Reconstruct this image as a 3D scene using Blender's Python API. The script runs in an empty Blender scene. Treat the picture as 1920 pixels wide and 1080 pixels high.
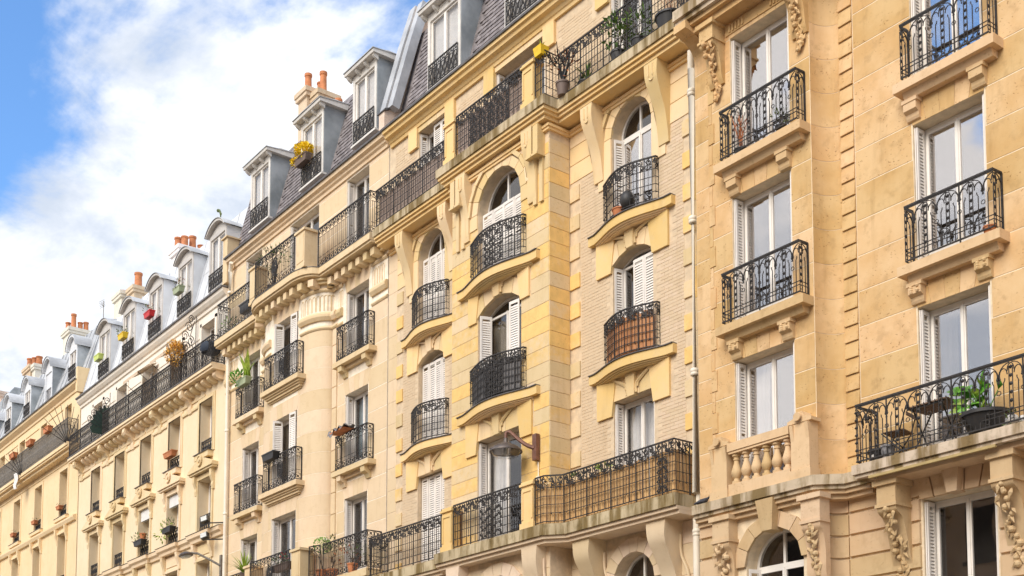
import bpy, math, random
from mathutils import Vector, Matrix
R = math.radians
sin, cos, pi = math.sin, math.cos, math.pi
random.seed(11)
SC = bpy.context.scene
COL = SC.collection

# ------------------------------------------------------------------ camera
cam = bpy.data.cameras.new('camera')
cam.sensor_width = 36.0
cam.lens = 44.0625
cam.shift_y = 0.4056
cam.clip_start = 0.1
cam.clip_end = 3000
camo = bpy.data.objects.new('camera', cam)
COL.objects.link(camo)
camo.location = (0.0, -17.3, 1.6)
camo.rotation_euler = (R(90 + 4.7), 0, R(90 - 37.311))
SC.camera = camo

# ------------------------------------------------------------------ world and sun
SUN_EL, SUN_AZ = 39.0, 14.0        # degrees; azimuth measured from -Y (the street side) towards +X
world = bpy.data.worlds.new('World')
SC.world = world
world.use_nodes = True
def nd(nt, kind, **kw):
    n = nt.nodes.new(kind)
    for k, v in kw.items():
        if k.startswith('_'):
            setattr(n, k[1:], v)
        else:
            key = int(k[1:]) if k[0] == 'i' and k[1:].isdigit() else k.replace('__', ' ')
            s = n.inputs[key]
            if hasattr(v, 'is_linked'):
                nt.links.new(v, s)
            else:
                s.default_value = v
    return n
def math_(nt, op, a, b=0.0, c=0.0, clamp=False):
    return nd(nt, 'ShaderNodeMath', _operation=op, _use_clamp=clamp, i0=a, i1=b, i2=c).outputs[0]
def rng(nt, v, a, b, c=0.0, d=1.0, smooth=True):
    n = nd(nt, 'ShaderNodeMapRange', Value=v)
    n.interpolation_type = 'SMOOTHSTEP' if smooth else 'LINEAR'
    n.inputs['From Min'].default_value = a; n.inputs['From Max'].default_value = b
    n.inputs['To Min'].default_value = c; n.inputs['To Max'].default_value = d
    return n.outputs[0]
def mixc(nt, f, a, b, mode='MIX'):
    n = nt.nodes.new('ShaderNodeMix'); n.data_type = 'RGBA'; n.blend_type = mode
    for idx, v in ((0, f), (6, a), (7, b)):
        s = n.inputs[idx]
        if hasattr(v, 'is_linked'): nt.links.new(v, s)
        else: s.default_value = v if idx == 0 else (tuple(v) + (1,))[:4]
    return n.outputs[2]
def vadd(nt, a, b, op='ADD'):
    return nd(nt, 'ShaderNodeVectorMath', _operation=op, i0=a, i1=b).outputs[0]
def noise(nt, vec, scale, detail=4.0, rough=0.5, dist=0.0):
    return nd(nt, 'ShaderNodeTexNoise', Vector=vec, Scale=scale, Detail=detail, Roughness=rough, Distortion=dist).outputs[0]

wn = world.node_tree
for n in list(wn.nodes): wn.nodes.remove(n)
sky = wn.nodes.new('ShaderNodeTexSky')
sky.sky_type = 'NISHITA'
sky.sun_disc = False
sky.sun_elevation = R(SUN_EL)
sky.sun_rotation = R(180 - SUN_AZ)
sky.air_density = 1.0; sky.dust_density = 0.3; sky.ozone_density = 2.0
blue = mixc(wn, 1.0, sky.outputs[0], (0.068, 0.090, 0.108), 'MULTIPLY')
tc = wn.nodes.new('ShaderNodeTexCoord')
sep = nd(wn, 'ShaderNodeSeparateXYZ', Vector=tc.outputs['Generated'])
zz = math_(wn, 'ADD', math_(wn, 'MAXIMUM', sep.outputs[2], 0.0), 0.30)
px = math_(wn, 'DIVIDE', sep.outputs[0], zz)
py = math_(wn, 'DIVIDE', sep.outputs[1], zz)
pv = nd(wn, 'ShaderNodeCombineXYZ', X=px, Y=py, Z=0.0).outputs[0]
CLOUD_OFF = (0.95, 1.26, 0.4)
pv = vadd(wn, pv, CLOUD_OFF)
n1 = noise(wn, pv, 2.1, 10.0, 0.57, 0.30)
n2 = noise(wn, pv, 8.0, 6.0, 0.62, 0.3)
cl = math_(wn, 'ADD', math_(wn, 'MULTIPLY', n1, 0.84), math_(wn, 'MULTIPLY', n2, 0.16))
low = rng(wn, sep.outputs[2], 0.10, 0.52, 0.24, 0.0)       # air thickens to white near the horizon
mask = rng(wn, math_(wn, 'ADD', cl, low), 0.434, 0.53)
n3 = noise(wn, vadd(wn, pv, (0.10, -0.06, 5.0)), 3.2, 7.0, 0.6, 0.3)
shade = rng(wn, n3, 0.40, 0.63)
ccol = mixc(wn, shade, (0.45, 0.453, 0.462), (0.25, 0.28, 0.33))
skyc = mixc(wn, mask, blue, ccol)
bg = nd(wn, 'ShaderNodeBackground', Color=skyc, Strength=1.0)
wo = wn.nodes.new('ShaderNodeOutputWorld')
wn.links.new(bg.outputs[0], wo.inputs[0])

sl = bpy.data.lights.new('sun', 'SUN')
sl.energy = 1.32
sl.angle = R(40)
sl.color = (1.0, 0.93, 0.82)
so = bpy.data.objects.new('sun', sl)
COL.objects.link(so)
sdir = Vector((sin(R(SUN_AZ)) * cos(R(SUN_EL)), -cos(R(SUN_AZ)) * cos(R(SUN_EL)), sin(R(SUN_EL))))
so.rotation_euler = sdir.to_track_quat('Z', 'Y').to_euler()
so.location = (-10, -30, 40)

SC.view_settings.view_transform = 'Standard'
SC.view_settings.look = 'None'
SC.view_settings.exposure = 1.47
SC.view_settings.gamma = 1.0
SC.view_settings.use_curve_mapping = False
SC.render.resolution_x = 1024; SC.render.resolution_y = 576

# ------------------------------------------------------------------ mesh helpers
class MB:
    def __init__(self): self.v = []; self.f = []
    def add(self, vs, fs):
        o = len(self.v); self.v += [tuple(p) for p in vs]; self.f += [tuple(i + o for i in q) for q in fs]; return self
    def box(self, x0, x1, y0, y1, z0, z1):
        return self.add([(x0,y0,z0),(x1,y0,z0),(x1,y1,z0),(x0,y1,z0),(x0,y0,z1),(x1,y0,z1),(x1,y1,z1),(x0,y1,z1)],
                        [(0,3,2,1),(4,5,6,7),(0,1,5,4),(1,2,6,5),(2,3,7,6),(3,0,4,7)])
    def obox(self, c, ax, ay, az):          # box from centre and three half-axis vectors
        c, ax, ay, az = map(Vector, (c, ax, ay, az))
        p = [c + ax*i + ay*j + az*k for k in (-1,1) for j in (-1,1) for i in (-1,1)]
        return self.add(p, [(0,2,3,1),(4,5,7,6),(0,1,5,4),(1,3,7,5),(3,2,6,7),(2,0,4,6)])
    def quad(self, *p): return self.add(p, [tuple(range(len(p)))])
    def ext(self, pts, vec):                # polygon extruded along a vector
        n = len(pts); q = [Vector(p) for p in pts]; vec = Vector(vec)
        fs = [tuple(range(n))[::-1], tuple(range(n, 2*n))] + [(i, (i+1) % n, n + (i+1) % n, n + i) for i in range(n)]
        return self.add(q + [p + vec for p in q], fs)
    def xprism(self, yz, x0, x1, taper=0.0):
        n = len(yz)
        vs = [(x0, y, z) for y, z in yz] + [(x1, y, z) for y, z in yz]
        fs = [tuple(range(n)), tuple(range(n, 2*n))[::-1]] + [(i, n+i, n+(i+1) % n, (i+1) % n) for i in range(n)]
        return self.add(vs, fs)
    def zprism(self, xy, z0, z1): return self.ext([(x, y, z0) for x, y in xy], (0, 0, z1 - z0))
    def tube(self, pts, r, n=4, up=(0, 0, 1), r2=None, cap=True):
        pts = [Vector(p) for p in pts]; m = len(pts)
        if m < 2: return self
        vs = []
        for i, p in enumerate(pts):
            d = (pts[min(i+1, m-1)] - pts[max(i-1, 0)])
            if d.length < 1e-9: d = Vector((0, 0, 1))
            d.normalize()
            u = Vector(up)
            a = d.cross(u)
            if a.length < 1e-3: a = d.cross(Vector((1, 0, 0)))
            if a.length < 1e-3: a = d.cross(Vector((0, 1, 0)))
            a.normalize(); b = a.cross(d)
            rr = r if r2 is None else r + (r2 - r) * i / (m - 1)
            for k in range(n):
                t = 2*pi*(k + .5)/n
                vs.append(p + (a*cos(t) + b*sin(t))*rr)
        fs = [(i*n+k, i*n+(k+1) % n, (i+1)*n+(k+1) % n, (i+1)*n+k) for i in range(m-1) for k in range(n)]
        if cap: fs += [tuple(range(n))[::-1], tuple(range((m-1)*n, m*n))]
        return self.add(vs, fs)
    def lathe(self, prof, c, n=12, axis='z'):
        vs = []
        for r, h in prof:
            for k in range(n):
                t = 2*pi*k/n
                if axis == 'z': vs.append((c[0]+r*cos(t), c[1]+r*sin(t), c[2]+h))
                else: vs.append((c[0]+r*cos(t), c[1]+h, c[2]+r*sin(t)))
        m = len(prof)
        fs = [(i*n+k, i*n+(k+1) % n, (i+1)*n+(k+1) % n, (i+1)*n+k) for i in range(m-1) for k in range(n)]
        fs += [tuple(range(n))[::-1], tuple(range((m-1)*n, m*n))]
        return self.add(vs, fs)
    def sweep(self, prof, path):            # closed profile (outward distance, z) swept along a plan path with mitres
        n = len(prof); m = len(path); P = [Vector((x, y)) for x, y in path]; vs = []
        for i in range(m):
            ds = []
            if i > 0: ds.append((P[i]-P[i-1]).normalized())
            if i < m-1: ds.append((P[i+1]-P[i]).normalized())
            ns = [Vector((d.y, -d.x)) for d in ds]
            if len(ns) == 2:
                k = 1 + ns[0].dot(ns[1]); mv = (ns[0]+ns[1])/max(k, .3)
            else: mv = ns[0]
            for d, z in prof: vs.append((P[i].x + mv.x*d, P[i].y + mv.y*d, z))
        fs = [(i*n+k, (i+1)*n+k, (i+1)*n+(k+1) % n, i*n+(k+1) % n) for i in range(m-1) for k in range(n)]
        fs += [tuple(range(n)), tuple(range((m-1)*n, m*n))[::-1]]
        return self.add(vs, fs)
    def ball(self, c, r, n=8, m=6, sz=1.0):
        return self.lathe([(max(r*sin(pi*i/m), r*.02), -r*sz*cos(pi*i/m)) for i in range(m+1)], c, n)
    def build(self, name, mat, parent=None, smooth=False, local=False, label=None, kind=None):
        me = bpy.data.meshes.new(name)
        me.from_pydata(self.v, [], self.f); me.update()
        if smooth:
            me.polygons.foreach_set('use_smooth', [True]*len(me.polygons))
            try: me.set_sharp_from_angle(angle=R(38))
            except Exception: pass
        me.materials.append(mat)
        o = bpy.data.objects.new(name, me); COL.objects.link(o)
        if parent is not None:
            o.parent = parent
            if not local and parent.type == 'EMPTY':
                o.matrix_parent_inverse = Matrix.Translation(-parent.location)
        if label: o['label'] = label
        if kind: o['kind'] = kind
        return o

def thing(name, label, cat, loc=(0, 0, 0), rz=0.0, group=None):
    o = bpy.data.objects.new(name, None); COL.objects.link(o)
    o.empty_display_size = .2
    o.location = loc; o.rotation_euler = (0, 0, rz)
    o['label'] = label; o['category'] = cat
    if group: o['group'] = group
    return o
def tag(o, label, cat, group=None):
    o['label'] = label; o['category'] = cat
    if group: o['group'] = group
    return o

UB = None
def unit_block():                           # one stone block, front towards -Y, edges chamfered; shared by every stone
    global UB
    if UB: return UB
    c, b = .006, .012
    vs = [(-.5,1,-.5),(.5,1,-.5),(.5,1,.5),(-.5,1,.5),(-.5,.25,-.5),(.5,.25,-.5),(.5,.25,.5),(-.5,.25,.5),
          (-.5+c,0,-.5+b),(.5-c,0,-.5+b),(.5-c,0,.5-b),(-.5+c,0,.5-b)]
    fs = [(0,1,5,4),(1,2,6,5),(2,3,7,6),(3,0,4,7),(4,5,9,8),(5,6,10,9),(6,7,11,10),(7,4,8,11),(8,9,10,11)]
    UB = vs, fs
    return UB
UBM = {}
def block(name, mat, parent, x0, x1, z0, z1, y, d=.03, gap=.007, face='y'):
    """one stone: face plane at y (towards -Y), thickness d into the wall; shares its mesh per material"""
    if mat.name not in UBM:
        vs, fs = unit_block()
        me = bpy.data.meshes.new('stone_block'); me.from_pydata(vs, [], fs); me.update(); me.materials.append(mat)
        UBM[mat.name] = me
    o = bpy.data.objects.new(name, UBM[mat.name]); COL.objects.link(o)
    sx, sz = abs(x1-x0)-gap, z1-z0-gap
    o.scale = (sx, d, sz)
    if face == 'y':
        o.location = ((x0+x1)/2, y, (z0+z1)/2)
    else:                                   # faces +X: x0,x1 are depths along Y, y is the X of the face
        o.location = (y, (x0+x1)/2, (z0+z1)/2); o.rotation_euler = (0, 0, pi/2)
    o.parent = parent
    if parent.type == 'EMPTY': o.matrix_parent_inverse = Matrix.Translation(-parent.location)
    return o

def arc_pts(x0, x1, zs, zc, n=14):          # arch from (x0,zs) over crown zc to (x1,zs)
    h = zc - zs; w = (x1 - x0)/2; cx = (x0 + x1)/2
    r = (w*w + h*h)/(2*h); cz = zc - r
    a = math.asin(min(1, w/r)); a = a if h <= w else pi - a
    return [(cx + r*sin(-a + 2*a*i/n), cz + r*cos(-a + 2*a*i/n)) for i in range(n+1)]

def wall_sheet(mb, X0, X1, Z0, Z1, Y, ops, reveal=.34):
    """front sheet with openings (x0,x1,z0,z1,rise) and their reveals"""
    xs = sorted({X0, X1, *[o[0] for o in ops], *[o[1] for o in ops]})
    zs = sorted({Z0, Z1, *[o[2] for o in ops], *[o[3] for o in ops]})
    xs = [x for x in xs if X0 <= x <= X1]; zs = [z for z in zs if Z0 <= z <= Z1]
    for i in range(len(xs)-1):
        run = None
        for j in range(len(zs)-1):
            cx, cz = (xs[i]+xs[i+1])/2, (zs[j]+zs[j+1])/2
            hole = any(o[0] < cx < o[1] and o[2] < cz < o[3] for o in ops)
            if hole:
                if run is not None: mb.quad((xs[i],Y,run),(xs[i+1],Y,run),(xs[i+1],Y,zs[j]),(xs[i],Y,zs[j])); run = None
            elif run is None: run = zs[j]
        if run is not None: mb.quad((xs[i],Y,run),(xs[i+1],Y,run),(xs[i+1],Y,zs[-1]),(xs[i],Y,zs[-1]))
    for o in ops:
        x0, x1, z0, z1, rise = (list(o) + [0])[:5]
        zs_ = z1 - rise
        Yb = Y + reveal
        mb.quad((x0,Y,z0),(x0,Y,zs_),(x0,Yb,zs_),(x0,Yb,z0))
        mb.quad((x1,Y,zs_),(x1,Y,z0),(x1,Yb,z0),(x1,Yb,zs_))
        mb.quad((x0,Y,z0),(x1,Y,z0),(x1,Yb,z0),(x0,Yb,z0))
        if rise:
            ap = arc_pts(x0, x1, zs_, z1)
            for (a, b), (c, d) in zip(ap[:-1], ap[1:]):
                if z1 - min(b, d) > 1e-4: mb.quad((a,Y,b),(c,Y,d),(c,Y,z1+.0001),(a,Y,z1+.0001))
                mb.quad((a,Y,b),(c,Y,d),(c,Yb,d),(a,Yb,b))
        else:
            mb.quad((x0,Y,z1),(x1,Y,z1),(x1,Yb,z1),(x0,Yb,z1))

def stones(parent, mat, X0, X1, Z0, Z1, Y, h, L, excl, proud=.005, name='stone', jit=.25, seed=1, pick=None, gap=.012):
    rnd = random.Random(seed); z = Z0; row = 0
    while z < Z1 - .08:
        za = min(z + h, Z1)
        segs = [(X0, X1)]
        for e in excl:
            if e[2] < za - .03 and e[3] > z + .03:
                ns = []
                for a, b in segs:
                    if e[1] <= a or e[0] >= b: ns.append((a, b))
                    else:
                        if e[0] > a + .05: ns.append((a, e[0]))
                        if e[1] < b - .05: ns.append((e[1], b))
                segs = ns
        for a, b in segs:
            w = b - a
            n = max(1, round(w / L + rnd.uniform(-.3, .3)))
            cuts = [a] + [a + w*(i + (rnd.uniform(-jit, jit) if n > 1 else 0))/n for i in range(1, n)] + [b]
            if n > 1 and row % 2: cuts = [a] + [min(max(c + .22*L*(1 if rnd.random() > .5 else -1), a+.2*w/n), b-.2*w/n) for c in cuts[1:-1]] + [b]
            cuts = sorted(cuts)
            for c, d in zip(cuts[:-1], cuts[1:]):
                if d - c > .06:
                    m = mat if pick is None else pick(rnd)
                    block(name, m, parent, c, d, z, za, Y - proud, d=proud + .02, gap=gap)
        z = za; row += 1

def voussoirs(parent, mat, x0, x1, z0, z1, Y, n=5, splay=.16, proud=.014, name='voussoir', gap=.008):
    for i in range(n):
        a0 = x0 + (x1-x0)*i/n + gap/2; a1 = x0 + (x1-x0)*(i+1)/n - gap/2
        b0 = x0 - splay + (x1-x0+2*splay)*i/n + gap/2; b1 = x0 - splay + (x1-x0+2*splay)*(i+1)/n - gap/2
        MB().ext([(a0, Y-proud, z0), (a1, Y-proud, z0), (b1, Y-proud, z1), (b0, Y-proud, z1)], (0, proud+.03, 0)).build(name, mat, parent)

def arch_stones(parent, mat, x0, x1, zs, zc, Y, t, n=9, proud=.02, name='voussoir', depth=.05):
    a = arc_pts(x0, x1, zs, zc, n); b = arc_pts(x0-t, x1+t, zs, zc+t, n)
    if zc - zs < (x1-x0)*.3: b = arc_pts(x0-t*.3, x1+t*.3, zs+t*.9, zc+t, n)
    for i in range(n):
        def lerp(p, q, f): return (p[0]+(q[0]-p[0])*f, p[1]+(q[1]-p[1])*f)
        g = .02
        q = [lerp(a[i], a[i+1], g), lerp(a[i], a[i+1], 1-g), lerp(b[i], b[i+1], 1-g), lerp(b[i], b[i+1], g)]
        MB().ext([(x, Y-proud, z) for x, z in q], (0, depth, 0)).build(name, mat, parent)

# ------------------------------------------------------------------ wrought iron
class Rail(MB):
    def __init__(self, path):
        super().__init__(); self.P = [Vector(p) for p in path]; self.S = [0.0]
        for a, b in zip(self.P[:-1], self.P[1:]): self.S.append(self.S[-1] + (b-a).length)
        self.L = self.S[-1]
    def pt(self, s, z, o=0.0):
        s = min(max(s, 0), self.L); i = 0
        while i < len(self.S)-2 and self.S[i+1] < s: i += 1
        a, b = self.P[i], self.P[i+1]; d = (b-a).normalized(); q = a + d*(s - self.S[i])
        return Vector((q.x + d.y*o, q.y - d.x*o, z))
    def nrm(self, s):
        s = min(max(s, 0), self.L); i = 0
        while i < len(self.S)-2 and self.S[i+1] < s: i += 1
        d = (self.P[i+1]-self.P[i]).normalized(); return Vector((d.y, -d.x, 0))
    def hor(self, s0, s1, z, r, o=0.0):
        ss = [s0] + [s for s in self.S if s0 + 1e-4 < s < s1 - 1e-4] + [s1]
        return self.tube([self.pt(s, z, o) for s in ss], r)
    def ver(self, s, z0, z1, r, o=0.0): return self.tube([self.pt(s, z0, o), self.pt(s, z1, o)], r, up=self.nrm(s))
    def cur(self, sz, r, o=0.0):
        return self.tube([self.pt(s, z, o) for s, z in sz], r, up=self.nrm(sz[0][0]), cap=False)
    def ring(self, s, z, rad, r, n=8, kx=1.0, a0=0, a1=2*pi, o=0.0):
        return self.cur([(s + kx*rad*cos(a0+(a1-a0)*i/n), z + rad*sin(a0+(a1-a0)*i/n)) for i in range(n+1)], r, o)
    def spiral(self, s, z, rad, r, turn=1.5, a0=0, d=1, n=11):
        return self.cur([(s + rad*(1-.75*i/n)*cos(a0+d*2*pi*turn*i/n), z + rad*(1-.75*i/n)*sin(a0+d*2*pi*turn*i/n)) for i in range(n+1)], r)
    def dia(self, s, z, h, w=None):
        w = w or h*.6; c = self.pt(s, z); nx = self.nrm(s); tx = Vector((-nx.y, nx.x, 0))
        v = [c+Vector((0,0,h)), c+tx*w, c+nx*w*.6, c-tx*w, c-nx*w*.6, c-Vector((0,0,h))]
        return self.add(v, [(0,1,2),(0,2,3),(0,3,4),(0,4,1),(5,2,1),(5,3,2),(5,4,3),(5,1,4)])

def rail_arcade(path, z0, z1, p=.37):
    r = Rail(path); n = max(1, round(r.L/p)); p = r.L/n; h = z1-z0
    r.hor(0, r.L, z1, .022); r.hor(0, r.L, z1-.03, .012); r.hor(0, r.L, z0+.05, .016); r.hor(0, r.L, z0+.17, .009); r.hor(0, r.L, z0+.235, .009)
    for s in (0, r.L): r.ver(s, z0-.03, z1, .02)
    for i in range(n):
        s = (i+.5)*p; w = p*.30
        for e in (-.028, .028): r.ver(s+e, z0+.05, z1-.10, .0085)
        for k in range(6): r.dia(s, z0+.24+(h-.36)*k/5, .035, .04)
        r.ring(s, z0+.13, .036, .008)
        for e in (-1, 1):
            r.cur([(s+e*w, z0+.05), (s+e*w, z1-.34), (s+e*w*.82, z1-.30), (s+e*w*.82, z1-.27)], .0085)
            r.cur([(s+e*(.02+ (p*.5-.02)*sin(t)), z1-.26+.21*cos(t)) for t in [pi*.62*k/7 for k in range(8)]], .009)
            r.cur([(s+e*(p*.30+p*.16*cos(t)), z1-.22+.10*sin(t)) for t in [pi*(-.15+1.15*k/7) for k in range(8)]], .009)
            r.cur([(s+e*(p*.14*cos(t)), z1-.17+.11*sin(t)) for t in [pi*.5*k/5 for k in range(6)]], .009)
            r.dia(s+e*p*.45, z1-.27, .03, .02)
        if i: r.ring(i*p, z0+h*.52, .034, .007); r.cur([(i*p, z0+.05), (i*p, z0+.17)], .007)
    for i in range(0, n+1, 3): r.ver(min(max(i*p, .01), r.L-.01), z0, z1, .013)
    return r

def rail_grid(path, z0, z1, p=.175, ornate=None, rnd=None):
    r = Rail(path); n = max(2, round(r.L/p)); p = r.L/n; rnd = rnd or random.Random(3); fz = z1-.26
    r.hor(0, r.L, z1, .021); r.hor(0, r.L, z0+.05, .013)
    m = 4
    for k in range(1, m+1): r.hor(0, r.L, z0+.05+(fz-z0-.05)*k/m, .0085)
    for i in range(n+1):
        big = i % 4 == 0
        r.ver(min(max(i*p, .005), r.L-.005), z0-.02 if big else z0+.05, z1, .015 if big else .0095)
    ornate = ornate or []
    for i in range(n):
        s = (i+.5)*p
        r.ver(s, z0+.05+(fz-z0)*.25, fz, .006)
        r.dia(s, z0+.03+(fz-z0)*.25, .03, .022); r.dia(s, fz+.01, .035, .028)
        e = 1 if i % 2 else -1
        r.spiral(s+e*.02, z1-.09, .062, .0125, 1.3, pi*.5, e); r.spiral(s-e*.03, z1-.19, .055, .0125, 1.2, -pi*.3, -e)
        r.cur([(s-p*.5, z1-.03), (s-e*.02, z1-.14), (s+p*.5, z1-.22)], .010)
        for q in range(3): r.dia(s+rnd.uniform(-.06, .06), z1-.04-.19*rnd.random(), .03, .028)
        if any(a < s < b for a, b in ornate):
            for k in range(m):
                zc = z0+.05+(fz-z0-.05)*(k+.5)/m
                r.spiral(s+e*.02, zc+.02, .05, .011, 1.4, pi*.5*k, e); r.spiral(s-e*.02, zc-.05, .04, .011, 1.2, pi, -e); r.dia(s, zc, .04, .035)
    return r

def rail_scroll(path, z0, z1, medal=None, p=.225):
    r = Rail(path); n = max(2, round(r.L/p)); p = r.L/n
    r.hor(0, r.L, z1, .022); r.hor(0, r.L, z1-.15, .008); r.hor(0, r.L, z0+.04, .015); r.hor(0, r.L, z0+.2, .008)
    for s in (.004, r.L-.004): r.ver(s, z0-.02, z1, .018)
    for i in range(n):
        s = (i+.5)*p
        for zc, q in ((z1-.078, 1), (z0+.118, -1)):
            r.cur([(s+p*.46*cos(t)*(1), zc+.055*sin(t*2)*q) for t in [2*pi*k/10 for k in range(11)]], .009)
            r.ring(s, zc, .03, .008, 6)
        r.ver(i*p if i else .02, z0+.04, z1, .009)
        r.ver(s-.032, z0+.2, z1-.27, .0075); r.ver(s+.032, z0+.2, z1-.27, .0075)
        r.cur([(s-.07, z1-.27), (s+.07, z1-.27)], .008); r.cur([(s-.07, z0+.31), (s+.07, z0+.31)], .008)
        r.ring(s, z1-.22, .06, .008, 6, 1.2, 0, pi)
    if medal:
        for mm in medal:
            zc = (z0+z1)/2+.02
            r.ring(mm, zc, .27, .016, 14, .62); r.ring(mm, zc, .20, .012, 12, .62)
            for e in (-1, 1):
                r.spiral(mm+e*.06, zc+.1, .075, .014, 1.4, 0, e); r.spiral(mm+e*.06, zc-.11, .075, .014, 1.4, pi, -e)
                r.cur([(mm+e*.02, zc+.22), (mm+e*.10, zc), (mm+e*.02, zc-.22)], .012)
                r.spiral(mm+e*.15, zc-.3, .06, .012, 1.3, pi*.5, e)
            r.dia(mm, zc, .09, .06)
    return r

def rail_cast(path, z0, z1, p=.155):
    r = Rail(path); n = max(2, round(r.L/p)); p = r.L/n; h = z1-z0
    r.hor(0, r.L, z1, .024); r.hor(0, r.L, z0+.04, .018); r.hor(0, r.L, z1-.12, .011); r.hor(0, r.L, z0+.14, .011)
    for s in (.004, r.L-.004): r.ver(s, z0-.02, z1, .022)
    for i in range(n):
        s = (i+.5)*p
        za, zb = z0+.14, z1-.12
        for e in (-1, 1):
            r.cur([(s+e*p*(.08+.30*abs(sin(2.5*pi*k/9))), za+(zb-za)*k/9) for k in range(10)], .0085)
        r.ver(s, za, zb, .007)
        for k in range(4): r.dia(s, za+(zb-za)*(k+.5)/4, .045, .026)
        r.ring(s, z1-.06, .045, .012, 6); r.ring(s, z0+.09, .042, .012, 6)
        if i % 9 == 0: r.ver(i*p if i else .02, z0, z1, .018)
    return r

def rail_plate(path, z0, z1, p=.16):
    r = Rail(path); n = max(2, round(r.L/p)); p = r.L/n
    r.hor(0, r.L, z1, .022); r.hor(0, r.L, z0+.04, .018); r.hor(0, r.L, z1-.16, .012); r.hor(0, r.L, z0+.17, .012)
    for s in (.004, r.L-.004): r.ver(s, z0-.02, z1, .022)
    for i in range(n):
        s = (i+.5)*p
        for e in (-.25, .25):
            c = r.pt(s+e*p, (z0+z1)/2); nx = r.nrm(s); tx = Vector((-nx.y, nx.x, 0))
            r.obox(c, tx*p*.11, nx*.006, (0, 0, (z1-z0)*.5-.18))
        r.ver(i*p if i else .02, z0, z1, .012 if i % 8 else .024)
        r.ring(s, z1-.08, .055, .012, 7); r.ring(s, z0+.1, .05, .012, 7); r.dia(s, (z0+z1)/2, .12, .05)
    return r

def rail_guard(path, z0, z1):
    r = Rail(path); L = r.L
    r.hor(0, L, z1, .02); r.hor(0, L, z0+.03, .016); r.hor(0, L, z1-.1, .010)
    n = max(2, round(L/.2)); p = L/n
    for i in range(n+1): r.ver(min(max(i*p, .01), L-.01), z0, z1, .012)
    for i in range(n):
        s = (i+.5)*p
        zc = (z0+z1)/2-.03
        r.ring(s, zc+.13, .075, .013, 7); r.ring(s, zc-.13, .075, .013, 7); r.dia(s, zc, .07, .05)
        for e in (-1, 1): r.cur([(s+e*p*.45, z0+.05), (s+e*.03, zc), (s+e*p*.45, z1-.1)], .012)
        r.ring(s, z1-.05, .035, .01, 6)
    return r

# ------------------------------------------------------------------ materials
def newmat(name):
    m = bpy.data.materials.new(name); m.use_nodes = True
    nt = m.node_tree
    for n in list(nt.nodes): nt.nodes.remove(n)
    out = nt.nodes.new('ShaderNodeOutputMaterial')
    b = nt.nodes.new('ShaderNodeBsdfPrincipled')
    nt.links.new(b.outputs[0], out.inputs[0])
    return m, nt, b, out
def setp(nt, b, **kw):
    for k, v in kw.items():
        s = b.inputs[k.replace('__', ' ')]
        if hasattr(v, 'is_linked'): nt.links.new(v, s)
        else: s.default_value = (tuple(v)+(1,))[:4] if isinstance(v, tuple) else v
def bump(nt, b, h, strength=.3, dist=.01):
    n = nd(nt, 'ShaderNodeBump', Height=h, Strength=strength, Distance=dist)
    nt.links.new(n.outputs[0], b.inputs['Normal'])
def pos(nt, per_object=0.0):
    g = nt.nodes.new('ShaderNodeNewGeometry').outputs['Position']
    if per_object:
        oi = nt.nodes.new('ShaderNodeObjectInfo').outputs['Random']
        k = math_(nt, 'MULTIPLY', oi, per_object)
        c = nd(nt, 'ShaderNodeCombineXYZ', X=k, Y=k, Z=math_(nt, 'MULTIPLY', k, 1.7)).outputs[0]
        return vadd(nt, g, c), oi, g
    return g, None, g
def scale3(nt, v, s): return nd(nt, 'ShaderNodeVectorMath', _operation='MULTIPLY', i0=v, i1=s).outputs[0]

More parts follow.
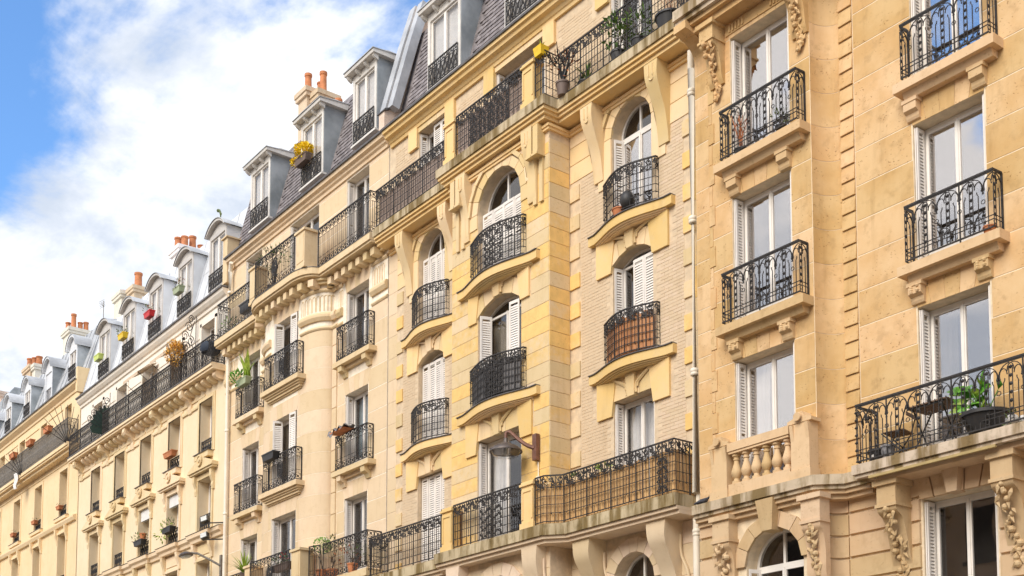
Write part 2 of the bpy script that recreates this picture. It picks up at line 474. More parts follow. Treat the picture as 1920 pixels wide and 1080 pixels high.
def stone_mat(name, c1, c2, c3, pit=.5, per=9.0, tint=.10, stain=.35, rough=.88, yellow=None, yfrac=(.5, .6), bumps=.35, streak=(.62, .55, .45), srange=(.52, .75)):
    m, nt, b, _ = newmat(name)
    p, oi, g = pos(nt, per)
    a = noise(nt, p, .9, 5, .6); d = noise(nt, p, 4.5, 6, .6)
    c = mixc(nt, rng(nt, a, .35, .65), c1, c2)
    c = mixc(nt, math_(nt, 'MULTIPLY', rng(nt, d, .5, .72), .6), c, c3)
    if yellow:
        yb = noise(nt, p, .55, 3, .5); ye = noise(nt, p, 7.0, 5, .6)
        k = math_(nt, 'ADD', math_(nt, 'MULTIPLY', yb, .42), math_(nt, 'ADD', math_(nt, 'MULTIPLY', oi, .36), math_(nt, 'MULTIPLY', ye, .22)))
        c = mixc(nt, rng(nt, k, yfrac[0], yfrac[1]), c, mixc(nt, rng(nt, d, .3, .7), yellow, tuple(v*.86 for v in yellow)))
    if oi is not None:
        v = math_(nt, 'ADD', 1-tint, math_(nt, 'MULTIPLY', oi, 2*tint))
        vv = nd(nt, 'ShaderNodeCombineXYZ', X=v, Y=v, Z=math_(nt, 'MULTIPLY', v, v)).outputs[0]
        c = mixc(nt, 1.0, c, vv, 'MULTIPLY')
    # weather streaks run down the wall and have their own outline
    st = noise(nt, scale3(nt, g, (2.2, 2.2, .28)), 1.6, 5, .62)
    c = mixc(nt, math_(nt, 'MULTIPLY', rng(nt, st, srange[0], srange[1]), stain), c, mixc(nt, 1.0, c, streak, 'MULTIPLY'))
    h = noise(nt, p, 38, 3, .6)
    v1 = nd(nt, 'ShaderNodeTexVoronoi', Vector=scale3(nt, vadd(nt, p, scale3(nt, nd(nt, 'ShaderNodeTexNoise', Vector=p, Scale=9.0).outputs[1], (.16, .16, .16))), (1.0, 1.0, 1.7)), Scale=12.0, Randomness=1.0)
    pm = noise(nt, p, 2.3, 2, .5)
    pits = math_(nt, 'MULTIPLY', rng(nt, v1.outputs['Distance'], .26, .10), rng(nt, pm, .45, .58))
    c = mixc(nt, math_(nt, 'MULTIPLY', pits, pit), c, mixc(nt, 1.0, c, (.50, .40, .30), 'MULTIPLY'))
    hh = math_(nt, 'SUBTRACT', math_(nt, 'MULTIPLY', h, .4), math_(nt, 'MULTIPLY', pits, 1.2*pit))
    bump(nt, b, hh, bumps, .012)
    setp(nt, b, Base__Color=c, Roughness=rough, Specular__IOR__Level=.25)
    return m
def plain_mat(name, c, rough=.6, metal=0.0, var=.12, scale=6.0, bmp=0.0, per=0.0, spec=.4, c2=None):
    m, nt, b, _ = newmat(name)
    p, oi, g = pos(nt, per)
    a = noise(nt, p, scale, 4, .6)
    col = mixc(nt, rng(nt, a, .3, .7), tuple(v*(1-var) for v in c), c2 or tuple(min(1, v*(1+var)) for v in c))
    if oi is not None:
        v = math_(nt, 'ADD', .88, math_(nt, 'MULTIPLY', oi, .24))
        col = mixc(nt, 1.0, col, nd(nt, 'ShaderNodeCombineXYZ', X=v, Y=v, Z=v).outputs[0], 'MULTIPLY')
    if bmp: bump(nt, b, noise(nt, p, scale*6, 3, .6), bmp, .01)
    setp(nt, b, Base__Color=col, Roughness=rough, Metallic=metal, Specular__IOR__Level=spec)
    return m

M = {}
M['stone_a']   = stone_mat('tan limestone', (.62,.385,.165), (.71,.485,.25), (.48,.30,.135), pit=.75, stain=.40, tint=.09)
M['joint_a']   = plain_mat('pale mortar', (.78,.63,.43), .9)
M['trim_a']    = stone_mat('dressed limestone', (.64,.435,.225), (.69,.485,.27), (.54,.36,.185), pit=.4, stain=.42)
M['low_a']     = stone_mat('golden bossed limestone', (.61,.42,.235), (.66,.475,.28), (.52,.35,.19), pit=.35, stain=.35)
M['slab']      = stone_mat('lichened stone slab', (.52,.41,.27), (.62,.50,.34), (.30,.235,.13), pit=.3, stain=.95, streak=(.34,.28,.15), bumps=.5, srange=(.42, .62))
M['stone_b2']  = stone_mat('painted quoin stone', (.73,.555,.335), (.76,.585,.37), (.66,.49,.275), pit=.4, stain=.30, yellow=(.81,.53,.18), yfrac=(.43,.60))
M['cream_b2']  = stone_mat('cream painted stone', (.77,.58,.335), (.78,.565,.29), (.72,.54,.31), pit=.15, stain=.36, per=3.0)
M['yellow_b2'] = stone_mat('ochre painted stone', (.80,.565,.265), (.80,.54,.22), (.75,.54,.29), pit=.12, stain=.30, per=3.0)
M['joint_b2']  = plain_mat('cream mortar', (.66,.51,.34), .9)
M['brick_b2']  = stone_mat('beige brick', (.655,.495,.33), (.68,.52,.35), (.62,.465,.305), pit=.1, stain=.28, tint=.035)
M['low_b2']    = stone_mat('pale rendered stone', (.70,.535,.36), (.73,.57,.39), (.64,.48,.31), pit=.1, stain=.25, per=2.0)
M['stone_b3']  = stone_mat('cream limestone', (.72,.545,.345), (.755,.58,.375), (.67,.495,.30), pit=.25, stain=.22, tint=.06)
M['joint_b3']  = plain_mat('white mortar', (.88,.77,.61), .9)
M['trim_b3']   = stone_mat('carved cream stone', (.72,.54,.32), (.75,.58,.36), (.62,.45,.25), pit=.15, stain=.35, per=2.0)
M['stone_b4']  = stone_mat('pale plaster', (.81,.645,.42), (.84,.68,.46), (.78,.60,.375), pit=.06, stain=.22, per=1.0, tint=.03)
M['white_b4']  = stone_mat('white plaster', (.82,.73,.60), (.84,.76,.64), (.78,.68,.54), pit=.05, stain=.25, per=1.0, tint=.03)
M['trim_b4']   = stone_mat('pale moulded stone', (.79,.60,.365), (.81,.64,.41), (.72,.53,.30), pit=.08, stain=.3, per=1.0)
M['stone_b5']  = stone_mat('warm yellow plaster', (.80,.60,.345), (.83,.635,.385), (.76,.555,.30), pit=.06, stain=.22, per=1.0, tint=.03)
M['stone_b6']  = stone_mat('old brown plaster', (.62,.45,.29), (.66,.48,.32), (.52,.37,.23), pit=.1, stain=.4)
M['iron']      = plain_mat('dark wrought iron', (.042,.037,.034), .6, .0, .35, 14.0, spec=.25)
M['iron_grey'] = plain_mat('grey painted iron', (.19,.165,.135), .6, .0, .25, 9.0, spec=.25)
M['lead']      = plain_mat('dark lead flashing', (.12,.11,.105), .5, .3, .3, 5.0)
M['white']     = plain_mat('white window paint', (.84,.785,.71), .45, 0, .05, 3.0, spec=.3)
M['shutter']   = plain_mat('off white shutter paint', (.80,.735,.66), .5, 0, .06, 2.0, spec=.25)
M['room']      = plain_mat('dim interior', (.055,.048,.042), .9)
M['curtain']   = plain_mat('white curtain', (.75,.72,.68), .9, 0, .08, 3.0)
M['curtain_d'] = plain_mat('drab curtain', (.30,.26,.19), .9, 0, .1, 3.0)
M['blue_door'] = plain_mat('teal blind', (.20,.27,.29), .8)
M['pipe']      = plain_mat('cream drainpipe paint', (.83,.74,.60), .45, 0, .06, 3.0)
M['slate']     = plain_mat('purple grey slate', (.185,.158,.155), .6, 0, .28, 5.0, .2, per=7.0, c2=(.29,.255,.25))
M['zinc']      = plain_mat('weathered zinc', (.48,.485,.49), .5, .1, .16, 1.6, per=3.0, c2=(.57,.575,.58))
M['zinc_pale'] = plain_mat('pale zinc', (.68,.68,.685), .5, .0, .08, 1.3, per=3.0, c2=(.74,.75,.76))
M['zinc_dark'] = plain_mat('grey zinc cheek', (.33,.36,.37), .45, .1, .22, 1.2, per=3.0, c2=(.45,.475,.485))
M['dormer']    = plain_mat('pale dormer timber', (.70,.655,.59), .55, 0, .10, 2.5)
M['dormer_g']  = plain_mat('taupe dormer zinc', (.54,.50,.455), .55, 0, .10, 2.5)
M['terra']     = plain_mat('terracotta', (.52,.19,.075), .75, 0, .2, 5.0, per=5.0)
M['chim']      = stone_mat('chimney render', (.66,.50,.35), (.72,.57,.42), (.52,.38,.25), pit=.1, stain=.5, per=2.0)
M['chim_w']    = stone_mat('white chimney render', (.78,.72,.64), (.82,.76,.69), (.70,.62,.52), pit=.1, stain=.5, per=2.0)
M['planter']   = plain_mat('dark planter plastic', (.035,.032,.030), .5)
M['rust']      = plain_mat('red brown lamp paint', (.20,.095,.065), .5, .2, .25, 8.0)
M['lampshade'] = plain_mat('brown grey lamp shade', (.13,.105,.09), .45, .4, .25, 8.0)
M['red']       = plain_mat('red plastic', (.55,.02,.02), .45)
M['yellow']    = plain_mat('yellow plastic', (.80,.52,.02), .45)
M['lime']      = plain_mat('lime plastic', (.58,.66,.16), .45)
M['sage']      = plain_mat('sage plastic', (.36,.40,.24), .5)
M['ochre_pot'] = plain_mat('ochre glazed pot', (.72,.42,.08), .6)
M['brown_box'] = plain_mat('brown planter', (.16,.11,.085), .6)
M['canvas']    = plain_mat('beige canvas', (.62,.47,.33), .9)
M['navy']      = plain_mat('dark blue cover', (.03,.04,.06), .7)
M['soil']      = plain_mat('soil', (.05,.035,.025), .95)
M['bark']      = plain_mat('twig bark', (.10,.07,.045), .9)
M['dryleaf']   = plain_mat('russet leaves', (.38,.13,.05), .8, 0, .3, 20)
M['leaf']      = plain_mat('green leaves', (.085,.17,.03), .55, 0, .4, 9, c2=(.16,.27,.05))
M['leaf_l']    = plain_mat('lime leaves', (.30,.46,.05), .5, 0, .3, 9, c2=(.45,.58,.08))
M['leaf_b']    = plain_mat('bright green leaves', (.10,.36,.035), .4, 0, .4, 6, c2=(.22,.52,.06))
M['leaf_d']    = plain_mat('olive leaves', (.12,.15,.05), .7, 0, .3, 9)
M['flower_y']  = plain_mat('yellow petals', (.92,.66,.03), .7, 0, .12, 20)
M['flower_r']  = plain_mat('red petals', (.55,.04,.03), .7)
M['steelgreen']= plain_mat('dark green lacquer', (.030,.055,.042), .4)
M['ochre_tree']= plain_mat('ochre shrub', (.70,.38,.07), .8, 0, .25, 15)
M['asphalt']   = plain_mat('worn asphalt', (.15,.14,.125), .9, 0, .25, 2.0)
M['paving']    = plain_mat('paving', (.40,.36,.30), .9, 0, .15, 1.0)
M['pigeon']    = plain_mat('slate grey feathers', (.045,.045,.055), .7, 0, .4, 30)
M['black']     = plain_mat('black lamp housing', (.025,.022,.02), .4)
M['lens']      = plain_mat('lamp glass', (.55,.55,.52), .15)
M['grey_cloth']= plain_mat('grey cloth', (.20,.19,.19), .95, 0, .35, 18)
M['ground']    = plain_mat('pale ground', (.38,.34,.28), .95, 0, .2, .3)

def wood_mat(name, c1, c2, c3):
    m, nt, b, _ = newmat(name)
    p, oi, g = pos(nt, 12.0)
    a = noise(nt, scale3(nt, p, (9, 9, .7)), 2.0, 6, .65, .3)
    c = mixc(nt, rng(nt, a, .3, .6), c1, c2)
    e = noise(nt, scale3(nt, p, (14, 14, 1.2)), 2.5, 4, .7)
    c = mixc(nt, rng(nt, e, .58, .72), c, c3)
    setp(nt, b, Base__Color=c, Roughness=.75)
    bump(nt, b, a, .3, .005)
    return m
M['wood_o'] = wood_mat('orange brushwood', (.55,.30,.115), (.62,.38,.16), (.20,.085,.035))
M['wood_r'] = wood_mat('red brown brushwood', (.42,.16,.055), (.50,.23,.09), (.12,.045,.025))
M['wood_g'] = wood_mat('grey brown brushwood', (.33,.24,.19), (.40,.30,.24), (.14,.10,.08))
M['wood_t'] = wood_mat('brown garden timber', (.13,.075,.045), (.19,.115,.07), (.06,.035,.025))

def glass_mat(name, f0=.06, tint=.92):
    m = bpy.data.materials.new(name); m.use_nodes = True
    nt = m.node_tree
    for n in list(nt.nodes): nt.nodes.remove(n)
    out = nt.nodes.new('ShaderNodeOutputMaterial')
    t = nd(nt, 'ShaderNodeBsdfTransparent', Color=(tint, tint, tint, 1))
    g = nd(nt, 'ShaderNodeBsdfGlossy', Color=(1.0, .95, .92, 1), Roughness=.015)
    p, _, _ = pos(nt)
    bn = nd(nt, 'ShaderNodeBump', Height=noise(nt, p, 1.1, 1, .4), Strength=.06, Distance=.05)
    nt.links.new(bn.outputs[0], g.inputs['Normal'])
    lw = nd(nt, 'ShaderNodeLayerWeight', Blend=.5).outputs['Facing']
    f = math_(nt, 'ADD', f0, math_(nt, 'MULTIPLY', math_(nt, 'POWER', lw, 5.0), 1-f0))
    mx = nt.nodes.new('ShaderNodeMixShader')
    nt.links.new(f, mx.inputs[0]); nt.links.new(t.outputs[0], mx.inputs[1]); nt.links.new(g.outputs[0], mx.inputs[2])
    nt.links.new(mx.outputs[0], out.inputs[0])
    return m
M['glass'] = glass_mat('window glass', .07)
M['glass_sky'] = glass_mat('coated window glass', .38)

# ------------------------------------------------------------------ windows and shutters
def louvre(mb, o, ux, w, z0, z1, th=.022, fr=.045, pitch=.056, sl=.75):
    """a louvred leaf: origin o (x,y), unit vector ux along its width"""
    ux = Vector((ux[0], ux[1], 0)); n = Vector((ux.y, -ux.x, 0)); o = Vector((o[0], o[1], 0))
    def bar(a, b, za, zb, t=th): mb.obox(o + ux*(a+b)/2 + Vector((0, 0, (za+zb)/2)), ux*(b-a)/2, n*t/2, (0, 0, (zb-za)/2))
    bar(0, fr, z0, z1); bar(w-fr, w, z0, z1); bar(fr, w-fr, z0, z0+.09); bar(fr, w-fr, z1-.07, z1)
    zm = z0 + (z1-z0)*.45
    bar(fr, w-fr, zm-.03, zm+.03)
    k = int((z1-z0-.2)/pitch)
    for i in range(k):
        z = z0+.11+i*pitch
        if abs(z-zm) < .05: continue
        c = o + ux*w/2 + Vector((0, 0, z+.018))
        mb.obox(c, ux*(w/2-fr), n*.010*sl + Vector((0, 0, -.0225)), n*.002+Vector((0, 0, .002)))

def window(bld, x0, x1, z0, z1, Y, rise=0.0, depth=.26, shut='fold', curtain=None, fw=.06, panel=.28, pane='glass', transom=None, leaves=2, blind=None, mid=None):
    """a French window recessed in an opening: part 'window' (frame) with sub-parts pane and shutter"""
    yf = Y + depth
    fr = MB(); g = .004
    zs = z1 - rise
    cx = (x0+x1)/2
    fr.box(x0+g, x0+fw, yf, yf+.06, z0+g, zs - (0 if rise else g)); fr.box(x1-fw, x1-g, yf, yf+.06, z0+g, zs - (0 if rise else g))
    fr.box(x0+fw, x1-fw, yf, yf+.06, z0+g, z0+.05)
    if rise:
        a = arc_pts(x0+g, x1-g, zs, z1-g); b = arc_pts(x0+fw, x1-fw, zs, z1-fw)
        for i in range(len(a)-1):
            q = [a[i], a[i+1], b[i+1], b[i]]
            fr.ext([(x, yf, z) for x, z in q], (0, .06, 0))
        if rise > .3: transom = zs - .02 if transom is None else transom
    else:
        fr.box(x0+fw, x1-fw, yf, yf+.06, z1-fw, z1-g)
    ztop = (z1 - fw) if not rise else (zs + .0)
    if transom: fr.box(x0+fw, x1-fw, yf-.006, yf+.05, transom-.035, transom+.035)
    st = .05
    zl1 = (transom - .035) if transom else (ztop if not rise else zs)
    lx0, lx1 = x0+fw+.004, x1-fw-.004
    w = (lx1-lx0)/leaves
    panes = []
    for i in range(leaves):
        a, b = lx0+i*w+.002, lx0+(i+1)*w-.002
        ya, yb = yf-.012, yf+.035
        ll, lr = (st if i == 0 else st*.85), (st if i == leaves-1 else st*.85)
        fr.box(a, a+ll, ya, yb, z0+.055, zl1-.003); fr.box(b-lr, b, ya, yb, z0+.055, zl1-.003)
        fr.box(a+ll, b-lr, ya, yb, zl1-.003-st, zl1-.003); fr.box(a+ll, b-lr, ya, yb, z0+.055, z0+.055+panel)
        if mid:
            for zm in mid: fr.box(a+ll, b-lr, ya+.006, yb-.006, zm-.016, zm+.016)
        panes.append((a+ll, b-lr, z0+.055+panel, zl1-.003-st))
    fr.box(cx-.022, cx+.022, yf-.03, yf-.0125, z0+.055, zl1-.003)
    if rise > .3:
        fr.box(cx-.025, cx+.025, yf, yf+.05, transom+.035, z1-fw)
    wo_ = fr.build('window', M['white'], bld)
    for a, b, c, d in panes:
        MB().box(a, b, yf+.008, yf+.014, c, d).build('pane', M[pane], wo_)
    if rise:
        zt0 = (transom + .035) if transom else zl1
        ap = arc_pts(x0+fw, x1-fw, zs, z1-fw)
        for s in (0, 1):
            pts = [(x, z) for x, z in ap if (x <= cx-.02 if s == 0 else x >= cx+.02)]
            if len(pts) > 1:
                xa, xb = (pts[0][0], cx-.025) if s == 0 else (cx+.025, pts[-1][0])
                poly = [(xa, zt0)] + pts + ([(xb, pts[-1][1]), (xb, zt0)] if s == 0 else [(xb, zt0)])
                if s == 1: poly = [(cx+.025, zt0), (cx+.025, pts[0][1])] + pts + [(xb, zt0)]
                MB().ext([(x, yf+.008, z) for x, z in poly], (0, .006, 0)).build('pane', M[pane if pane != 'glass_sky' else 'glass'], wo_)
    # shutters
    zsh = zs if rise else z1
    ys = Y + .03
    if shut == 'fold':
        for sx, d in ((x0+.018, 1), (x1-.018, -1)):
            mb = MB(); louvre(mb, (sx, ys), (0, 1), depth-.05, z0+.02, zsh-.03)
            louvre(mb, (sx + d*.03, ys+.01), (0, 1), depth-.07, z0+.02, zsh-.03)
            mb.build('shutter', M['shutter'], wo_)
    elif shut == 'ajar':
        mb = MB(); louvre(mb, (x0+.02, Y+.05), (.82, -.57), .3, z0+.02, zsh-.03); mb.build('shutter', M['shutter'], wo_)
        mb = MB(); louvre(mb, (x0+.02+.29*.82, Y+.05-.29*.57), (.35, .937), .28, z0+.02, zsh-.03); mb.build('shutter', M['shutter'], wo_)
        mb = MB(); louvre(mb, (x1-.02-.34, Y-.06), (1, .12), .32, z0+.02, zsh-.03); mb.build('shutter', M['shutter'], wo_)
    elif shut == 'right':
        mb = MB(); louvre(mb, (x0+.02, ys), (.25, .968), depth-.05, z0+.02, zsh-.03); mb.build('shutter', M['shutter'], wo_)
        w2 = (x1-x0)*.27
        for i in range(2):
            mb = MB(); louvre(mb, (x1-.02-w2*(2-i)+.004, Y+.09), (1, 0), w2-.008, z0+.02, zsh-.03); mb.build('shutter', M['shutter'], wo_)
    elif shut == 'closed':
        n = 4; w2 = (x1-x0-.04)/n
        for i in range(n):
            mb = MB(); louvre(mb, (x0+.02+i*w2, Y+.13+.012*(i % 2)), (1, 0), w2-.006, z0+.02, zsh-(.03 if not rise else .0)); mb.build('shutter', M['shutter'], wo_)
    elif shut == 'left':
        mb = MB(); louvre(mb, (x0+.03, ys), (.3, .954), depth-.03, z0+.02, zsh-.03); mb.build('shutter', M['shutter'], wo_)
    if curtain:
        cm = {'w': 'curtain', 'd': 'curtain_d', 'b': 'blue_door'}[curtain[0]]
        side = curtain[1:] or 'lr'
        spans = []
        if 'l' in side: spans.append((x0+fw, x0+fw+(x1-x0)*.30))
        if 'r' in side: spans.append((x1-fw-(x1-x0)*.22, x1-fw))
        if 'f' in side: spans = [(x0+fw, x1-fw)]
        for a, b in spans:
            mb = MB(); n = max(8, int((b-a)/.025)); pts = [(a+(b-a)*i/n, yf+.16+.025*sin(i*1.1)+.012*sin(i*2.7)) for i in range(n+1)]
            mb.ext([(x, y, z0+.03) for x, y in pts] + [(x, y+.008, z0+.03) for x, y in pts[::-1]], (0, 0, zsh-z0-.1))
            mb.build('curtain', M[cm], wo_, smooth=True)
    if blind:
        MB().box(x0+.05, x1-.05, Y+.04, Y+.16, z1-blind, z1-.01).build('blind', M['curtain'], wo_)
    return wo_

def railing(bld, r, mat='iron', name='railing'): return r.build(name, M[mat], bld)

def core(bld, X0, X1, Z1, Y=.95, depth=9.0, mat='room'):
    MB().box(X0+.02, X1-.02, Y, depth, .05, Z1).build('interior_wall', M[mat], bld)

# ------------------------------------------------------------------ ground
def structure(o): o['kind'] = 'structure'; return o
structure(MB().quad((-600,-400,-.15),(300,-400,-.15),(300,300,-.15),(-600,300,-.15)).build('ground', M['ground']))
structure(MB().quad((-200,-14,-.135),(60,-14,-.135),(60,-3.4,-.135),(-200,-3.4,-.135)).build('road', M['asphalt']))
structure(MB().box(-200,60,-3.4,.6,-.14,0).build('pavement', M['paving']))
structure(MB().box(-200,60,-24,-14,-.14,0).build('pavement', M['paving']))

def off_path(path, d):
    P = [Vector(p) for p in path]; out = []
    for i in range(len(P)):
        ds = []
        if i > 0: ds.append((P[i]-P[i-1]).normalized())
        if i < len(P)-1: ds.append((P[i+1]-P[i]).normalized())
        ns = [Vector((q.y, -q.x)) for q in ds]
        mv = (ns[0]+ns[1])/max(1+ns[0].dot(ns[1]), .3) if len(ns) == 2 else ns[0]
        out.append((P[i].x+mv.x*d, P[i].y+mv.y*d))
    return out
def slab(mb, front, back, layers):
    """stack of plan-shaped layers: front path offset by d, closed along the wall line y=back; layers (d, z0, z1)"""
    for d, z0, z1 in layers:
        p = off_path(front, d)
        xs, xe = p[0][0], p[-1][0]
        poly = [(xs, back)] + p + [(xe, back)]
        mb.zprism(poly, z0, z1)
def bez(pts, n=10):
    out = []
    for i in range(len(pts)-1):
        p0 = pts[max(i-1, 0)]; p1 = pts[i]; p2 = pts[i+1]; p3 = pts[min(i+2, len(pts)-1)]
        for k in range(n):
            t = k/n
            out.append(tuple(.5*((2*p1[j]) + (-p0[j]+p2[j])*t + (2*p0[j]-5*p1[j]+4*p2[j]-p3[j])*t*t + (-p0[j]+3*p1[j]-3*p2[j]+p3[j])*t**3) for j in range(2)))
    out.append(tuple(pts[-1])); return out

# ------------------------------------------------------------------ the tan limestone building (right)
A = thing('apartment_building', 'tan limestone apartment building with arcaded black railings and a stone balustrade', 'building', (-11, 0, 0))
AY = -.45
LX0, LX1 = -15.36, -13.97          # window column in the projecting bay
RX0, RX1 = -11.78, -10.48          # window column in the flat wall
SX0, SX1 = -8.55, -7.25
Rop = [(RX0, RX1, 3.9, 6.52), (RX0, RX1, 7.16, 9.70), (RX0, RX1, 10.36, 12.80), (RX0, RX1, 13.47, 15.92), (RX0, RX1, 16.75, 19.0)]
Sop = [(SX0, SX1, a[2], a[3]) for a in Rop]
Lop = [(-15.15, -13.85, 3.9, 6.50, .62), (LX0, LX1, 7.16, 9.74), (LX0, LX1, 10.36, 12.86), (LX0, LX1, 13.47, 15.95), (LX0, LX1, 16.75, 19.0)]
mb = MB()
wall_sheet(mb, -13.22, -5.5, 0, 20, 0, Rop + Sop)
wall_sheet(mb, -16.28, -13.51, 0, 20, AY, Lop)
cove = [(-13.51+.29*(1-cos(t)), AY+.45*sin(t)) for t in [pi/2*k/8 for k in range(9)]]
mb.sweep([(-.05, 0), (0, 0), (0, 20), (-.05, 20)], cove)
mb.box(-16.28, -16.2, AY+.01, 9, 0, 20); mb.box(-5.5, -5.42, .005, 9, 0, 20)
aw = mb.build('wall', M['joint_a'], A)
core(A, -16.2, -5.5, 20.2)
MB().box(-16.3, -5.4, -.2, 9.2, 20.0, 20.3).build('roof', M['zinc'], A)
# ashlar: every block its own stone
H = 3.107/5
lint = lambda ops, up=.56: [(o[0]-.02, o[1]+.02, o[3], o[3]+up) for o in ops]
exR = [(o[0], o[1], o[2], o[3]) for o in Rop+Sop] + lint(Rop[1:]+Sop[1:])
stones(aw, M['stone_a'], -12.932, -5.5, 7.25, 20, 0, H, 1.55, exR, seed=4)
exL = [(o[0], o[1], o[2], o[3]) for o in Lop] + lint(Lop[1:])
stones(aw, M['stone_a'], -15.85, -13.515, 7.25, 20, AY, H, 1.3, exL, seed=9)
stones(aw, M['stone_a'], -16.28, -15.93, 7.25, 20, AY, H*.75, .6, [], seed=2)
z = 7.25
while z < 19.9:
    MB().sweep([(-.03, z+.005), (.005, z+.006), (.005, z+H-.006), (-.03, z+H-.006)], cove).build('stone', M['stone_a'], aw, smooth=True)
    z += H
# chain of small overlapping blocks beside the cove, and the toothed strip at the party wall
def scale_blocks(x0, x1, z0, z1, Y, h, proud, n_skip=None):
    me = None; z = z0; i = 0
    while z < z1:
        if me is None:
            m_ = MB().xprism([(0, 0), (-proud, 0), (-proud, .02), (-proud*.35, h*.93), (0, h*.93)], x0+.008, x1-.008)
            me = bpy.data.meshes.new('wedge_block'); me.from_pydata(m_.v, [], m_.f); me.update(); me.materials.append(M['stone_a'])
        o = bpy.data.objects.new('wedge_block', me); COL.objects.link(o); o.location = (0, Y, z); o.parent = aw
        z += h; i += 1
scale_blocks(-13.22, -12.93, 7.25, 19.9, -.004, .285, .042)
z = 7.3; i = 0
while z < 19.8:
    block('quoin_block', M['stone_a'], aw, -15.93, -15.78 if i % 2 else -15.84, z, z+.398, AY-.022 if i % 2 else AY-.012, d=.07, gap=.008)
    z += .40; i += 1
for o in Rop[1:] + Sop[1:]: voussoirs(aw, M['stone_a'], o[0], o[1], o[3]+.004, o[3]+.56, 0, 5, .16, .010)
for o in Lop[1:]: voussoirs(aw, M['stone_a'], o[0], o[1], o[3]+.004, o[3]+.56, AY, 5, .16, .010)
# bossed blocks below the balconies
rex = [(o[0]-.02, o[1]+.02, o[2], o[3]+.5) for o in Rop+Sop]
stones(aw, M['low_a'], -13.22, -5.5, .4, 6.85, 0, .385, 2.2, rex, proud=.05, name='bossed_block', seed=21, gap=.045)
lex = [(-15.35, -13.65, 3.9, 6.85)]
stones(aw, M['low_a'], -16.28, -13.51, .4, 6.85, AY, .385, 1.6, lex, proud=.05, name='bossed_block', seed=22, gap=.045)
for k in range(17):
    z = .4+.385*k
    MB().sweep([(-.02, z+.022), (.045, z+.022), (.045, z+.363), (-.02, z+.363)], cove).build('bossed_block', M['low_a'], aw, smooth=True)
voussoirs(aw, M['low_a'], RX0-.02, RX1+.02, 6.525, 6.96, 0, 5, .16, .07, 'voussoir', .03)
MB().ext([(-11.22, -.20, 6.50), (-11.04, -.20, 6.50), (-10.97, -.24, 6.97), (-11.29, -.24, 6.97)], (0, .24, 0)).build('keystone', M['low_a'], aw)
arch_stones(aw, M['low_a'], -15.15, -13.85, 5.88, 6.50, AY, .27, 7, .06)
MB().ext([(-14.62, AY-.20, 6.42), (-14.38, AY-.20, 6.42), (-14.30, AY-.26, 6.97), (-14.70, AY-.26, 6.97)], (0, .3, 0)).build('keystone', M['low_a'], aw)
# windows
for o in Rop[1:]+Sop[1:]: window(A, o[0], o[1], o[2], o[3], 0, shut='fold', pane='glass_sky', depth=.27, panel=.30, curtain='dl' if o[2] < 8 else None)
for i, o in enumerate(Lop[1:]): window(A, o[0], o[1], o[2], o[3], AY, shut='fold', pane='glass_sky', depth=.27, panel=.30, curtain='wl' if i == 0 else None)
for o in (Rop[0], Sop[0]): window(A, o[0], o[1], o[2], o[3], 0, shut='fold', depth=.27, panel=.3)
o = Lop[0]; window(A, o[0], o[1], o[2], o[3], AY, rise=.62, shut='left', depth=.27)
# sills on corbels, with their railings
def sill_a(x0, x1, zt, Y, cx, hw=.60, rail=True, carved=False):
    m_ = MB().box(x0, x1, Y-.29, Y+.05, zt-.155, zt)
    m_.xprism([(Y+.02, zt-.27), (Y-.14, zt-.27), (Y-.20, zt-.157), (Y+.02, zt-.157)], x0+.12, x1-.10)
    s = m_.build('sill', M['trim_a'], A)
    for e in (-1, 1):
        c = cx+e*hw
        q = MB().xprism([(Y+.02, zt-.62), (Y-.05, zt-.60), (Y-.07, zt-.56), (Y-.08, zt-.50), (Y-.15, zt-.46), (Y-.16, zt-.275), (Y+.02, zt-.275)], c-.12, c+.12)
        q.box(c-.145, c+.145, Y-.17, Y+.01, zt-.335, zt-.272)
        if carved:
            for k in range(5): q.ball((c-.06+.12*(k % 2), Y-.155, zt-.40+.02*k-.04*(k % 3)), .035, 6, 4)
        q.build('corbel', M['trim_a'], s)
    if rail: rail_arcade([(x0+.14, Y-.02), (x0+.14, Y-.25), (x1-.10, Y-.25), (x1-.10, Y-.02)], zt+.02, zt+.98, .40).build('railing', M['iron'], s)
    return s
for k, zt in enumerate((10.36, 13.47)):
    sill_a(-11.95, -10.12, zt, 0, -11.13, carved=k == 0)
    sill_a(SX0-.2, SX1+.2, zt, 0, (SX0+SX1)/2, carved=k == 0)
    sill_a(-15.56, -13.52, zt, AY, -14.66, carved=k == 0)
